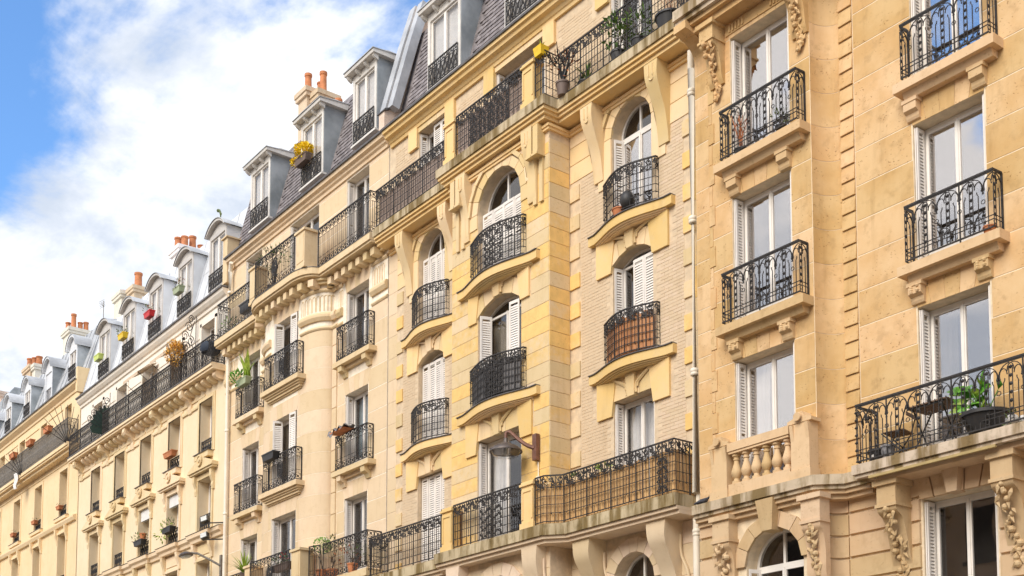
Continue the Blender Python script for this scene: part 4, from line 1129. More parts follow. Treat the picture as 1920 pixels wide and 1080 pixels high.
def dormer_hip(bld, x0, x1, z0, z1, yf=.02, depth=1.3, planter=None):
    """dormer with bracketed hood and zinc cheeks"""
    d = MB(); j = .11
    d.box(x0, x0+j, yf, yf+.12, z0, z1); d.box(x1-j, x1, yf, yf+.12, z0, z1); d.box(x0+j, x1-j, yf, yf+.12, z1-.20, z1); d.box(x0-.02, x1+.02, yf-.05, yf+.12, z0-.06, z0-.001)
    dm = d.build('dormer', M['dormer'], bld)
    for s, xx in ((-1, x0), (1, x1)):
        MB().box(xx-.015 if s < 0 else xx+.002, xx-.002 if s < 0 else xx+.015, yf+.02, yf+depth, z0, z1+.02).build('cheek', M['zinc_dark'], dm)
    # hood: low hipped slab with moulded edge
    h = MB(); ov = .16
    zt = z1+.02
    cx = (x0+x1)/2
    h.xprism([(yf-.20, zt), (yf-.22, zt+.06), (yf-.20, zt+.09), (yf+.3, zt+.20), (yf+depth, zt+.20), (yf+depth, zt)], x0-ov, x1+ov)
    h.build('hood', M['dormer'], dm)
    MB().ext([(x0-ov-.02, yf-.24, zt+.092), (x1+ov+.02, yf-.24, zt+.092), (x1+ov+.02, yf+depth, zt+.24), (x0-ov-.02, yf+depth, zt+.24)], (0, 0, .022)).build('hood_sheet', M['zinc'], dm)
    k = 4
    for i in range(k):
        x = x0-ov+.10+(x1-x0+2*ov-.2)*i/(k-1)
        MB().xprism([(yf, zt-.002), (yf-.15, zt-.002), (yf-.17, zt-.05), (yf-.12, zt-.10), (yf-.03, zt-.15), (yf, zt-.15)], x-.04, x+.04).build('bracket', M['dormer'], dm)
    w = window_in(dm, x0+j, x1-j, z0, z1-.2, yf+.05)
    rail_guard([(x0+j-.03, yf-.03), (x1-j+.03, yf-.03)], z0+.02, z0+.66).build('railing', M['iron'], dm)
    return dm
def window_in(dm, x0, x1, z0, z1, y, panel=.1, pane='glass'):
    fr = MB(); t = .05; cx = (x0+x1)/2
    fr.box(x0, x0+t, y, y+.05, z0, z1); fr.box(x1-t, x1, y, y+.05, z0, z1); fr.box(x0+t, x1-t, y, y+.05, z1-t, z1); fr.box(x0+t, x1-t, y, y+.05, z0, z0+panel+t); fr.box(cx-.05, cx+.05, y-.01, y+.05, z0+panel+t, z1-t)
    o = fr.build('casement', M['white'], dm)
    for a, b in ((x0+t, cx-.05), (cx+.05, x1-t)): MB().box(a, b, y+.015, y+.02, z0+panel+t, z1-t).build('pane', M[pane], dm)
    MB().box(x0+.01, x1-.01, y+.10, y+.12, z0+.01, z1-.01).build('curtain', M['curtain'], dm)
    return o

def dormer_arch(bld, x0, x1, z0, zs, zc, yf=.02, depth=1.3, mat='dormer', cheek='zinc_pale', closed=False, guard=True, top='zinc', ov=.10):
    """dormer under a curved zinc hood"""
    j = .12
    d = MB(); d.box(x0, x0+j, yf, yf+.12, z0, zs); d.box(x1-j, x1, yf, yf+.12, z0, zs)
    ap = arc_pts(x0-.02, x1+.02, zs+.001, zc-.10, 12)
    d.ext([(x, yf+.03, z) for x, z in ap], (0, .12, 0))
    d.box(x0+j, x1-j, yf, yf+.12, zs-.16, zs)
    dm = d.build('dormer', M[mat], bld)
    a = arc_pts(x0-ov, x1+ov, zs-.02, zc, 14); b = arc_pts(x0-ov+.07, x1+ov-.07, zs-.02, zc-.09, 14)
    h = MB()
    for i in range(14):
        q = [a[i], a[i+1], b[i+1], b[i]]; h.ext([(x, yf-.13, z) for x, z in q], (0, .24, 0))
    h.build('hood_moulding', M[mat], dm, smooth=False)
    s = MB()
    a2 = arc_pts(x0-ov-.02, x1+ov+.02, zs-.02, zc+.025, 14)
    for i in range(14):
        s.quad((a2[i][0], yf-.16, a2[i][1]), (a2[i+1][0], yf-.16, a2[i+1][1]), (a2[i+1][0], yf+depth, a2[i+1][1]), (a2[i][0], yf+depth, a2[i][1]))
        s.quad((a2[i][0], yf-.16, a2[i][1]), (a2[i+1][0], yf-.16, a2[i+1][1]), (a[i+1][0], yf-.16, a[i+1][1]), (a[i][0], yf-.16, a[i][1]))
    s.build('hood_sheet', M[top], dm, smooth=True)
    for e, xx in ((-1, x0), (1, x1)):
        MB().box(xx-.015 if e < 0 else xx+.002, xx-.002 if e < 0 else xx+.015, yf+.02, yf+depth, z0-.3, zs).build('cheek', M[cheek], dm)
    if closed: MB().box(x0+j, x1-j, yf+.04, yf+.08, z0+.55, zs-.16).build('roller_shutter', M['zinc_pale'], dm); MB().box(x0+j, x1-j, yf+.07, yf+.09, z0, z0+.55).build('pane', M['glass'], dm)
    else: window_in(dm, x0+j, x1-j, z0, zs-.16, yf+.05)
    if guard: rail_guard([(x0+j-.04, yf-.04), (x1-j+.04, yf-.04)], z0+.03, z0+.62).build('railing', M['iron'], dm)
    return dm

def chimney(bld, x0, x1, y0, y1, z0, z1, pots, mat='chim', ph=.5, step=None):
    m_ = MB().box(x0, x1, y0, y1, z0, z1)
    m_.box(x0-.08, x1+.08, y0-.08, y1+.08, z1-.28, z1-.14); m_.box(x0-.12, x1+.12, y0-.12, y1+.12, z1-.139, z1+.03)
    c = m_.build('chimney', M[mat], bld)
    for i, (px_, py_, h, r) in enumerate(pots):
        MB().lathe([(r, 0), (r*1.0, h*.12), (r*.9, h*.16), (r*.82, h*.85), (r*.98, h*.88), (r*.98, h), (r*.7, h), (r*.66, h*.9)], (px_, py_, z1+.031), 12).build('chimney_pot', M['terra'], c, smooth=True)
    return c

def zinc_panels(roof, X0, X1, z0, y0, z1, y1, mat, pitch=.62, skip=()):
    """standing-seam sheets: each sheet an object, with a raised seam"""
    n = max(1, round((X1-X0)/pitch)); p = (X1-X0)/n; L = math.hypot(y1-y0, z1-z0); dy, dz = (y1-y0)/L, (z1-z0)/L
    N = Vector((0, -dz, dy))
    me = None
    for i in range(n):
        x = X0+i*p
        if me is None:
            m_ = MB()
            A_ = Vector((.004, y0, z0))+N*.012; U = Vector((0, dy*L, dz*L))
            m_.add([A_, A_+Vector((p-.008, 0, 0)), A_+Vector((p-.008, 0, 0))+U, A_+U], [(0, 1, 2, 3)])
            m_.tube([Vector((0, y0, z0))+N*.03, Vector((0, y0, z0))+N*.03+U], .03, 4, up=(1, 0, 0))
            Lh = .48
            m_.tube([Vector((.02, y0, z0))+N*.016+U*Lh, Vector((p-.02, y0, z0))+N*.016+U*Lh], .012, 4)
            me = bpy.data.meshes.new('zinc_sheet'); me.from_pydata(m_.v, [], m_.f); me.update(); me.materials.append(M[mat])
        o = bpy.data.objects.new('zinc_sheet', me); COL.objects.link(o); o.location = (x, 0, 0); o.parent = roof

# brick building roof
rf = mansard(B, BX0, BX1, 19.86, .12, 23.2, .98, 'slate')
d2 = [(-26.42, -24.92), (-23.05, -21.55), (-19.4, -17.9)]
slates(rf, BX0+.35, BX1, 19.93, 23.15, .13, .965, [(a-.05, b+.05, 22.5) for a, b in d2])
for a, b in d2: dormer_hip(B, a, b, 20.30, 22.40, .04, 1.4)
# zinc-capped party wall upstand between the slate roofs
m_ = MB().xprism([(-.18, 19.9), (-.18, 20.55), (-.02, 20.62), (.55, 22.6), (.9, 24.0), (1.6, 24.3), (2.2, 24.3), (2.2, 19.9)], -28.50, -28.22)
pu = m_.build('party_wall', M['chim'], B)
MB().xprism([(-.22, 20.55), (-.20, 20.60), (-.03, 20.68), (-.03, 20.63), (-.18, 20.55)], -28.56, -28.16).build('coping', M['lead'], pu)
m_ = MB()
for x0, x1, e in ((-28.24, -27.98, .10), (-28.58, -28.30, .14)):
    m_.xprism([(.02-e, 20.65), (.60-e, 22.75), (1.0-e, 24.05), (1.15, 24.0), (.75, 22.7), (.15, 20.6)], x0, x1)
m_.build('zinc_capping', M['zinc'], pu)
chimney(B, -28.6, -27.9, 1.6, 4.5, 23, 26.2, [(-28.25, 2.0+.6*i, .5, .14) for i in range(4)])

# ------------------------------------------------------------------ cream building with a rounded bay (middle)
C3 = thing('apartment_building', 'cream limestone apartment building with a round-cornered bay under a slate mansard', 'building', (-33.3, 0, 0))
CX0, CX1 = -38.55, -28.25
YB = -.50
f0, f1, e0, e1 = -34.22, -32.28, -35.25, -31.22
rightq = [(f1 + (e1-f1)*sin(t), YB*cos(t)) for t in [pi/2*k/10 for k in range(11)]]
leftq = [(f0 - (f0-e0)*sin(t), YB*cos(t)) for t in [pi/2*k/10 for k in range(10, -1, -1)]]
bayp = [(CX0, 0)] + leftq + rightq + [(CX1, 0)]
c1, c3, c2 = (-37.22, -36.02), (-30.50, -29.25), (-34.02, -32.46)
zr = [(7.92, 10.22), (11.02, 13.22), (14.18, 16.22)]
o1 = [(c1[0], c1[1], a, b) for a, b in zr] + [(c1[0], c1[1], 4.6, 6.9)]; o3 = [(c3[0], c3[1], a, b) for a, b in zr] + [(c3[0], c3[1], 4.6, 6.9)]; o2 = [(c2[0], c2[1], a, b) for a, b in zr] + [(c2[0], c2[1], 4.6, 6.9)]
o5 = [(-37.2, -36.0, 17.1, 19.55), (-34.05, -32.2, 17.1, 19.55), (-30.55, -29.3, 17.1, 19.55)]
mb = MB()
wall_sheet(mb, CX0, e0, 0, 17.0, 0, o1); wall_sheet(mb, e1, CX1, 0, 17.0, 0, o3); wall_sheet(mb, f0, f1, 0, 17.0, YB, o2)
for q in (leftq, rightq): mb.sweep([(-.05, 0), (0, 0), (0, 17), (-.05, 17)], q)
wall_sheet(mb, CX0, CX1, 17.0, 20.05, .003, o5)
mb.box(CX0, CX0+.08, .012, 9, 0, 20); mb.box(CX1-.1, CX1, .012, 9, 0, 20)
cw = mb.build('wall', M['joint_b3'], C3)
core(C3, CX0, CX1, 19.9)
H3 = .62
for X0, X1, Y, oo, sd in ((CX0, e0-.28, 0, o1, 51), (e1+.28, CX1, 0, o3, 52), (f0, f1, YB, o2, 53)):
    ex = [(o[0]-.0, o[1]+.0, o[2], o[3]) for o in oo] + [(o[0]-.02, o[1]+.02, o[3], o[3]+.45) for o in oo]
    stones(cw, M['stone_b3'], X0, X1, .6, 15.35, Y, H3, 1.35, ex, seed=sd, proud=.004, gap=.013)
    for o in oo: voussoirs(cw, M['stone_b3'], o[0], o[1], o[3]+.003, o[3]+.45, Y, 5, .14, .008)
stones(cw, M['stone_b3'], CX0, CX1, 17.0, 19.6, .003, .62, 1.5, [(o[0], o[1], o[2], o[3]) for o in o5], seed=54, proud=.004, gap=.013)
z = .6
while z < 15.3:
    for q in (leftq, rightq): MB().sweep([(-.03, z+.0065), (.004, z+.0065), (.004, z+H3-.0065), (-.03, z+H3-.0065)], q).build('stone', M['stone_b3'], cw, smooth=True)
    for a, b in ((e0-.27, e0-.01), (e1+.01, e1+.27)): block('stone', M['stone_b3'], cw, a, b, z, z+H3, -.05, d=.07, gap=.010)
    z += H3
# entablature that follows the bay: two mouldings, fluted frieze, dentils
bp2 = [(CX0, 0), (e0-.27, 0), (e0-.27, -.05)] + leftq + rightq + [(e1+.27, -.05), (e1+.27, 0), (CX1, 0)]
for z0, z1, a in ((15.36, 15.45, .05), (15.62, 15.86, .11), (16.48, 16.58, .06)):
    pr = [(-.02, z0), (a*.5, z0), (a, z0+(z1-z0)*.4), (a, z0+(z1-z0)*.7), (a*.6, z1), (-.02, z1)]
    for seg in ([(CX0, 0), (c1[0]-.18, 0)], [(c1[1]+.18, 0), (e0-.275, 0)], [(e0-.27, -.05), (e0-.01, -.05)], leftq + [(f0+.02, YB)], [(f1-.02, YB)] + rightq, [(e1+.01, -.05), (e1+.27, -.05)], [(e1+.275, 0), (c3[0]-.18, 0)], [(c3[1]+.18, 0), (CX1, 0)]):
        MB().sweep(pr, seg).build('moulding', M['trim_b3'], cw)
fl = MB()
for k in range(9):
    t = pi/2*(k+.5)/9; x = f1+(e1-f1)*sin(t); y = YB*cos(t); n_ = Vector((sin(t)*abs(YB), -cos(t)*(e1-f1), 0)).normalized(); tt = Vector((-n_.y, n_.x, 0))
    for e in (-1, 1): fl.tube([Vector((x, y, 15.92))+n_*.004+tt*e*.055, Vector((x, y, 16.32))+n_*.004+tt*e*.055], .010, 4, up=n_)
    fl.tube([Vector((x, y, 16.32))+n_*.004+tt*.055*cos(a)+Vector((0, 0, .06*sin(a))) for a in [pi*j/6 for j in range(7)]], .010, 4, up=n_)
fl.build('fluting', M['trim_b3'], cw)
for xs in ([-29.0+.13*k for k in range(5)], [-38.4+.13*k for k in range(6)], [e1+.34+.13*k for k in range(2)]):
    fl = MB()
    for x in xs:
        for e in (-1, 1): fl.tube([(x+e*.045, -.004, 15.92), (x+e*.045, -.004, 16.34)], .010, 4, up=(0, 1, 0))
        fl.tube([(x+.045*cos(a), -.004, 16.34+.05*sin(a)) for a in [pi*j/6 for j in range(7)]], .010, 4, up=(0, 1, 0))
    fl.build('fluting', M['trim_b3'], cw)
# balcony slabs (the same plan at two levels)
sq = [(-38.42, -.52), (-35.32, -.52)] + [(-35.2+.95*(1-cos(t)), -.52-.46*sin(t)) for t in [pi/2*k/8 for k in range(1, 9)]] + [(-32.15-.02+.95*sin(t), -.52-.46*cos(t)) for t in [pi/2*k/8 for k in range(0, 8)]] + [(-31.2, -.52), (-28.38, -.52)]
def b3_balcony(zt, zr1, low):
    m_ = MB(); slab(m_, sq, .012, [(0, zt-.20, zt), (-.05, zt-.26, zt-.202)])
    S = m_.build('balcony_slab', M['trim_b3'], C3)
    if not low:
        MB().sweep([(-.01, zt-.012), (.015, zt-.012), (.015, zt+.006), (-.01, zt+.006)], sq).build('flashing', M['lead'], S)
        m_ = MB(); slab(m_, off_path([(CX0+.02, -.02)] + leftq + rightq + [(CX1-.02, -.02)], 0), .012, [(.22, zt-.34, zt-.262), (.14, zt-.42, zt-.342)]); m_.build('slab_moulding', M['trim_b3'], S)
    # dentils
    pth = Rail([(CX0+.25, 0), (e0, 0)] + leftq[1:] + rightq + [(CX1-.1, 0)])
    for k in range(26):
        s = (k+.5)*pth.L/26; c = pth.pt(s, zt-.40); n_ = pth.nrm(s); tx = Vector((-n_.y, n_.x, 0))
        MB().obox(c+n_*.17+Vector((0, 0, -.035 if not low else .02)), tx*.10, n_*.16, (0, 0, .10)).build('dentil', M['trim_b3'], S)
    for a, b, y0, y1 in ((-35.05, -34.62, -.86, -.48), (-31.95, -31.42, -.88, -.46)):
        m_ = MB().box(a-.03, b+.03, y0-.02, y1, zt+.008, zt+.10); m_.box(a, b, y0, y1, zt+.101, zr1-.10); m_.box(a-.05, b+.05, y0-.04, y1, zr1-.099, zr1-.03)
        m_.add([(a-.03, y0-.02, zr1-.029), (b+.03, y0-.02, zr1-.029), (b+.03, y1, zr1-.029), (a-.03, y1, zr1-.029), ((a+b)/2, (y0+y1)/2, zr1+.06)], [(0,1,4),(1,2,4),(2,3,4),(3,0,4)])
        m_.box(a+.06, b-.06, y0-.012, y0-.001, zt+.2, zr1-.2)
        m_.build('pier', M['trim_b3'], S)
    zb = zt+.02
    rail_scroll([(-38.34, -.02), (-38.34, -.46), (-35.1, -.46)], zb, zr1).build('railing', M['iron'], S)
    rail_scroll([(-34.58, -.90), (-32.0, -.90)], zb, zr1, medal=[1.3]).build('railing', M['iron'], S)
    if low:
        rail_scroll([(-31.38, -.62), (-30.95, -.50)], zb, zr1).build('railing', M['iron'], S)
        rail_scroll([(-30.85, -.46), (-28.45, -.46), (-28.45, -.02)], zb, zr1).build('railing', M['iron'], S)
    else: rail_scroll([(-31.36, -.46), (-28.45, -.46), (-28.45, -.02)], zb, zr1).build('railing', M['iron'], S)
    return S
b3_balcony(17.10, 18.30, False); b3_balcony(7.90, 8.93, True)
# windows
for i, (a, b) in enumerate(zr):
    window(C3, c1[0], c1[1], a, b, 0, shut='fold', curtain=['dl', None, None][i])
    window(C3, c3[0], c3[1], a, b, 0, shut='fold', curtain=[None, 'bf', 'dr'][i])
    window(C3, c2[0], c2[1], a, b, YB, shut=['fold', 'ajar', 'ajar'][i], curtain=['wr', 'df', None][i])
for o in (o1, o2, o3):
    q = o[3]; window(C3, *q, YB if o is o2 else 0, shut='fold')
for i, o in enumerate(o5): window(C3, *o, 0, shut=['fold', 'fold', 'fold'][i], pane='glass')
# sills with railings
def sill_b3(cx, hw, zt, Y, kind):
    m_ = MB().box(cx-hw, cx+hw, Y-.27, Y+.03, zt-.14, zt)
    s = m_.build('sill', M['trim_b3'], C3)
    if kind == 'c':
        for e in (-1, 1):
            c = cx+e*(hw-.36)
            MB().xprism([(Y+.02, zt-.46), (Y-.05, zt-.45), (Y-.10, zt-.34), (Y-.22, zt-.29), (Y-.24, zt-.143), (Y+.02, zt-.143)], c-.11, c+.11).build('corbel', M['trim_b3'], s)
        MB().box(cx-hw+.2, cx+hw-.2, Y-.10, Y+.01, zt-.24, zt-.143).build('moulding', M['trim_b3'], s)
        rail_scroll([(cx-hw+.16, Y-.02), (cx-hw+.16, Y-.22), (cx+hw-.14, Y-.22), (cx+hw-.14, Y-.02)], zt+.02, zt+1.0).build('railing', M['iron'], s)
    else:
        m_ = MB()
        for d, a, b in ((.20, .142, .20), (.15, .20, .25), (.10, .25, .32), (.05, .32, .36)): m_.box(cx-hw+.25-d*.9, cx+hw-.25+d*.9, Y-d, Y+.01, zt-b, zt-a-.001)
        m_.build('moulding', M['trim_b3'], s)
        rail_scroll([(cx-hw+.2, Y-.02), (cx-hw+.2, Y-.22), (cx+hw-.14, Y-.22), (cx+hw-.14, Y-.02)], zt+.02, zt+1.0, medal=[hw+.1]).build('railing', M['iron'], s)
    return s
for zt in (11.0, 14.16):
    sill_b3(-36.5, .98, zt, 0, 'c'); sill_b3(-29.80, 1.02, zt, 0, 'c'); sill_b3(-33.18, 1.22, zt, YB, 'm')
# cornice, gutter, roof
prof = [(-.02, 19.60), (.05, 19.60), (.06, 19.68), (.12, 19.72), (.13, 19.78), (.22, 19.82), (.24, 19.92), (-.02, 19.92)]
MB().sweep(prof, [(CX0+.25, 0), (CX1+.0, 0)]).build('cornice', M['trim_b3'], C3)
MB().box(CX0+.2, CX1, -.29, .3, 19.922, 19.98).build('gutter', M['lead'], C3)
rf = mansard(C3, CX0, CX1, 19.94, .10, 23.2, .95, 'slate')
d3 = [(-37.02, -35.62), (-33.5, -32.08), (-30.33, -29.02)]
slates(rf, CX0+.1, CX1, 20.0, 23.1, .11, .93, [(a-.05, b+.05, 22.6) for a, b in d3])
for a, b in d3: dormer_hip(C3, a, b, 20.50, 22.58, .04, 1.4)
m_ = MB().box(CX0-.12, CX0+.22, -.16, .5, 19.2, 20.75); m_.box(CX0-.18, CX0+.28, -.22, .5, 20.752, 20.80); m_.xprism([(.3, 20.4), (.95, 23.3), (1.4, 23.3), (1.4, 20.4)], CX0-.04, CX0+.09); m_.build('party_wall', M['trim_b3'], C3)
m_ = MB().tube([(-38.18, -.12, .1), (-38.18, -.12, 16.5)], .06, 10); m_.tube([(-38.10, -.14, 17.1), (-38.10, -.14, 19.45), (-38.02, -.16, 19.62), (-37.9, -.2, 19.7)], .07, 10)
for z in (5.0, 8.0, 11.2, 14.0, 18.7): m_.lathe([(.062, 0), (.08, .02), (.08, .06), (.065, .09)], (-38.18 if z < 17 else -38.10, -.12 if z < 17 else -.14, z), 10)
m_.build('rain_pipe', M['pipe'], C3, smooth=True)
chimney(C3, -38.5, -37.85, 2.5, 3.25, 23, 26.75, [(-38.25, 2.75, .75, .14), (-37.98, 3.1, .42, .14)])
chimney(C3, -37.82, -37.35, 2.7, 3.4, 23, 26.5, [(-37.6, 3.0, .85, .14)])
MB().box(-37.2, -36.6, 2.7, 3.6, 23, 25.5).build('chimney', M['chim'], C3)
MB().lathe([(.15, 0), (.13, .1), (.12, .5), (.14, .52), (.14, .6), (.1, .6)], (-36.85, 3.2, 25.5), 12).build('chimney_pot', M['terra'], C3)

# ------------------------------------------------------------------ pale building with pedimented windows
P4 = thing('apartment_building', 'pale plaster apartment building with pedimented windows and a long dark balcony below zinc dormers', 'building', (-46, 0, 0))
DX0, DX1 = -53.45, -38.55
dc = [-40.10-2.78*k for k in range(5)]
rows = [(7.9, 10.0), (11.08, 12.86), (13.72, 15.62)]
dop = [(c-.56, c+.56, a, b) for c in dc for a, b in rows]
op4 = [(c-.55, c+.55, 16.46, 18.38) for c in dc]
mb = MB(); wall_sheet(mb, DX0, DX1, 0, 16.4, 0, dop, .44)
mb.box(DX0, DX0+.08, .012, 9, 0, 19)
dw = mb.build('wall', M['stone_b4'], P4)
mb = MB(); wall_sheet(mb, DX0, DX1, 16.4, 19.1, .003, op4); mb.build('attic_wall', M['white_b4'], P4)
core(P4, DX0, DX1, 19.2)
for o in dop:
    wn_ = window(P4, *o, 0, shut='none', depth=.36, panel=.06, curtain=random.Random(o[0]).choice(['wl', None, 'wr', 'dl']), blind=.42 if (o[2] == 11.08 and -49 < o[0] < -42.9) else None)
    rail_guard([(o[0]+.01, .06), (o[1]-.01, .06)], o[2]+.02, o[2]+.52).build('railing', M['iron'], P4)
for o in op4: window(P4, *o, 0, shut='none', depth=.28, panel=.3)
for c in dc:      # moulded frames round the upper windows
    m_ = MB(); a, b = c-.56, c+.56
    for t, d in ((.15, .035), (.06, .055)):
        m_.box(a-t, a-.002, -d, .0, 13.72, 15.62+t); m_.box(b+.002, b+t, -d, .0, 13.72, 15.62+t); m_.box(a-.001, b+.001, -d, .0, 15.623, 15.62+t)
    m_.build('window_surround', M['trim_b4'], P4)
    m_ = MB()
    m_.box(a-.12, a-.002, -.05, 0, 11.05, 12.86); m_.box(b+.002, b+.12, -.05, 0, 11.05, 12.86)
    m_.box(a-.12, b+.12, -.06, 0, 12.863, 13.02)
    for e in (a-.14, b+.14):
        m_.xprism([(0, 12.35), (-.06, 12.36), (-.09, 12.5), (-.07, 12.6), (-.15, 12.8), (-.16, 13.05), (0, 13.05)], e-.08, e+.08)
    m_.box(a-.42, b+.42, -.20, 0, 13.052, 13.12); m_.box(a-.46, b+.46, -.25, 0, 13.122, 13.18)
    m_.ext([(a-.46, -.22, 13.182), (b+.46, -.22, 13.182), (b+.46, -.22, 13.24), (c, -.22, 13.60), (a-.46, -.22, 13.24)], (0, .22, 0))
    m_.lathe([(.20, 0), (.20, -.05), (.15, -.05), (.15, -.02), (.07, -.02), (.07, -.06)], (c, -.235, 13.44), 14, 'y')
    m_.box(a-.02, b+.02, -.20, 0, 13.52, 13.715)
    m_.build('pediment', M['trim_b4'], P4)
    MB().box(a-.05, b+.05, -.24, -.01, 13.7155, 13.735).build('flashing', M['lead'], P4)
    # brackets beneath the string course
    for e in (a-.12, b+.12):
        MB().xprism([(0, 10.0), (-.05, 10.02), (-.07, 10.2), (-.16, 10.45), (-.18, 10.62), (0, 10.62)], e-.09, e+.09).build('console', M['trim_b4'], P4)
    m_ = MB(); m_.box(a-.1, a-.002, -.04, 0, 7.9, 10.0); m_.box(b+.002, b+.1, -.04, 0, 7.9, 10.0); m_.box(a-.1, b+.1, -.05, 0, 10.003, 10.1); m_.box(a+.04, b-.04, -.03, 0, 10.2, 10.55); m_.build('window_surround', M['trim_b4'], P4)
pr = [(-.02, 10.62), (.08, 10.64), (.10, 10.74), (.18, 10.80), (.20, 10.92), (.06, 10.98), (-.02, 10.98)]
sp = [(DX0, 0)]
for c in dc[::-1]: sp += [(c-.72, 0), (c-.72, -.10), (c+.72, -.10), (c+.72, 0)]
MB().sweep(pr, sp + [(DX1, 0)]).build('string_course', M['trim_b4'], P4)
MB().sweep([(.0, 10.982), (.21, 10.925), (.22, 10.94), (.0, 11.0)], sp + [(DX1, 0)]).build('flashing', M['lead'], P4)
for k in range(5):
    xa = dc[k]-2.78+.68; xb = dc[k]-.68
    MB().sweep([(-.01, 15.50), (.05, 15.50), (.06, 15.56), (.05, 15.62), (-.01, 15.62)], [(max(xa, DX0+.02), 0), (xb, 0)]).build('moulding', M['trim_b4'], P4)
    MB().sweep([(-.01, 15.78), (.04, 15.78), (.05, 15.86), (-.01, 15.86)], [(max(xa-.6, DX0+.02), 0), (xb+.55, 0)]).build('moulding', M['trim_b4'], P4)
bp = [(DX0-.02, -.52), (DX1-.10, -.52)]
m_ = MB(); slab(m_, bp, .012, [(0, 16.33, 16.46), (-.05, 16.25, 16.328)]); S4 = m_.build('balcony_slab', M['trim_b4'], P4)
MB().sweep([(-.02, 16.43), (.02, 16.43), (.02, 16.47), (-.02, 16.47)], bp).build('flashing', M['lead'], S4)
for i, c in enumerate(dc + [DX0+.35-.0]):
    x = c-1.39 if i < 4 else (DX0+.5)
    if i == 5: continue
    m_ = MB().xprism([(0, 15.45), (-.05, 15.47), (-.08, 15.62), (-.07, 15.75), (-.20, 15.92), (-.38, 15.98), (-.44, 16.08), (-.42, 16.246), (0, 16.246)], x-.13, x+.13)
    m_.lathe([(.10, -.15), (.10, .15)], (0, 0, 0), 3) if False else None
    cc = m_.build('console', M['trim_b4'], S4)
    q = MB()
    for e in (-1, 1): q.tube([(x+e*.135, -.30+.10*(1-.07*t)*cos(t), 16.11+.10*(1-.07*t)*sin(t)) for t in [.5*k for k in range(18)]], .014, 4, up=(1, 0, 0))
    q.build('scroll', M['trim_b4'], cc)
x = DX1-.32
while x > DX0+.3:
    if min(abs(x-(c-1.39)) for c in dc) > .24:
        MB().xprism([(0, 15.98), (-.16, 15.99), (-.28, 16.03), (-.34, 16.10), (-.33, 16.18), (-.27, 16.246), (0, 16.246)], x-.10, x+.10).build('modillion', M['trim_b4'], S4, smooth=True)
    x -= .475
rail_cast([(DX0+.02, -.46), (DX1-.16, -.46), (DX1-.16, -.02)], 16.48, 17.42, .155).build('railing', M['iron'], S4)
# attic mouldings, cornice, zinc mansard with curved dormers
for c in dc:
    m_ = MB(); m_.box(c-.68, c-.552, -.03, 0, 16.5, 18.5); m_.box(c+.552, c+.68, -.03, 0, 16.5, 18.5); m_.box(c-.68, c+.68, -.03, 0, 18.385, 18.5); m_.build('window_surround', M['white_b4'], P4)
for k in range(5):
    for z in (17.55, 17.75, 18.0): MB().box(max(dc[k]-2.78+.7, DX0+.05), dc[k]-.7, -.02-.012*(z < 17.6), 0, z, z+.06).build('moulding', M['white_b4'], P4)
MB().sweep([(-.02, 18.72), (.05, 18.74), (.06, 18.84), (.12, 18.88), (.20, 18.98), (.22, 19.08), (-.02, 19.08)], [(DX0, 0), (DX1, 0)]).build('cornice', M['white_b4'], P4)
MB().box(DX0, DX1, -.27, .2, 19.082, 19.14).build('gutter', M['lead'], P4)
rf = mansard(P4, DX0, DX1, 19.1, .02, 22.3, .80, 'zinc_pale')
zinc_panels(rf, DX0+.05, DX1-.15, 19.15, .02, 22.28, .79, 'zinc_pale', .70)
dd = [-39.53, -42.33, -45.16, -47.95, -50.75]
for x in dd: dormer_arch(P4, x-.70, x+.70, 19.42, 21.46, 21.84, .02, 1.25, 'dormer_g')
chimney(P4, -51.2, -50.3, 3.0, 4.1, 22, 25.75, [(-51.0, 3.2, .6, .17), (-50.5, 3.3, .5, .17), (-50.6, 3.7, .65, .17), (-50.5, 4.05, .3, .17)], 'chim_w')
m_ = MB(); m_.tube([(-58.6, 2.6, 22), (-58.6, 2.6, 25.9)], .016, 6)
ant = m_.build('television_antenna', M['iron_grey'])
tag(ant, 'thin television antenna mast standing on the zinc roof', 'antenna')
m_ = MB(); m_.tube([(-58.6, 2.6, 25.6), (-58.0, 2.3, 25.5)], .014, 5)
for k in range(5): m_.tube([(-58.5+.1*k, 2.4-.05*k, 25.45+.03*k), (-58.5+.1*k, 2.65-.05*k, 25.65+.03*k)], .01, 4)
m_.build('aerial', M['iron_grey'], ant)

# ------------------------------------------------------------------ yellow building, far left
Y5 = thing('apartment_building', 'warm yellow plaster apartment building with a grey plate railing and round zinc dormers', 'building', (-63, 0, 0))
EX0, EX1 = -73.0, -53.55
ec = [-55.5, -59.15, -62.55, -65.95, -69.35, -72.0]
er = [(8.0, 10.4), (11.2, 13.62), (14.35, 16.48)]
eop = [(c-.54, c+.54, a, b) for c in ec[:5] for a, b in er]
e5 = [(c-.45, c+.45, 17.35, 19.35) for c in (-55.2, -58.7, -62.1, -65.5, -69)]
mb = MB(); wall_sheet(mb, EX0, EX1, 0, 20.1, 0, eop+e5, .44); mb.box(EX1-.1, EX1, .012, 9, 0, 20.1)
mb.build('wall', M['stone_b5'], Y5)
core(Y5, EX0, EX1, 20.0)
for o in eop: window(Y5, *o, 0, shut='none', depth=.36, panel=.06, curtain='wl'); rail_guard([(o[0]+.01, .05), (o[1]-.01, .05)], o[2]+.02, o[2]+.55).build('railing', M['iron'], Y5)
for o in e5: window(Y5, *o, 0, shut='none', depth=.30)
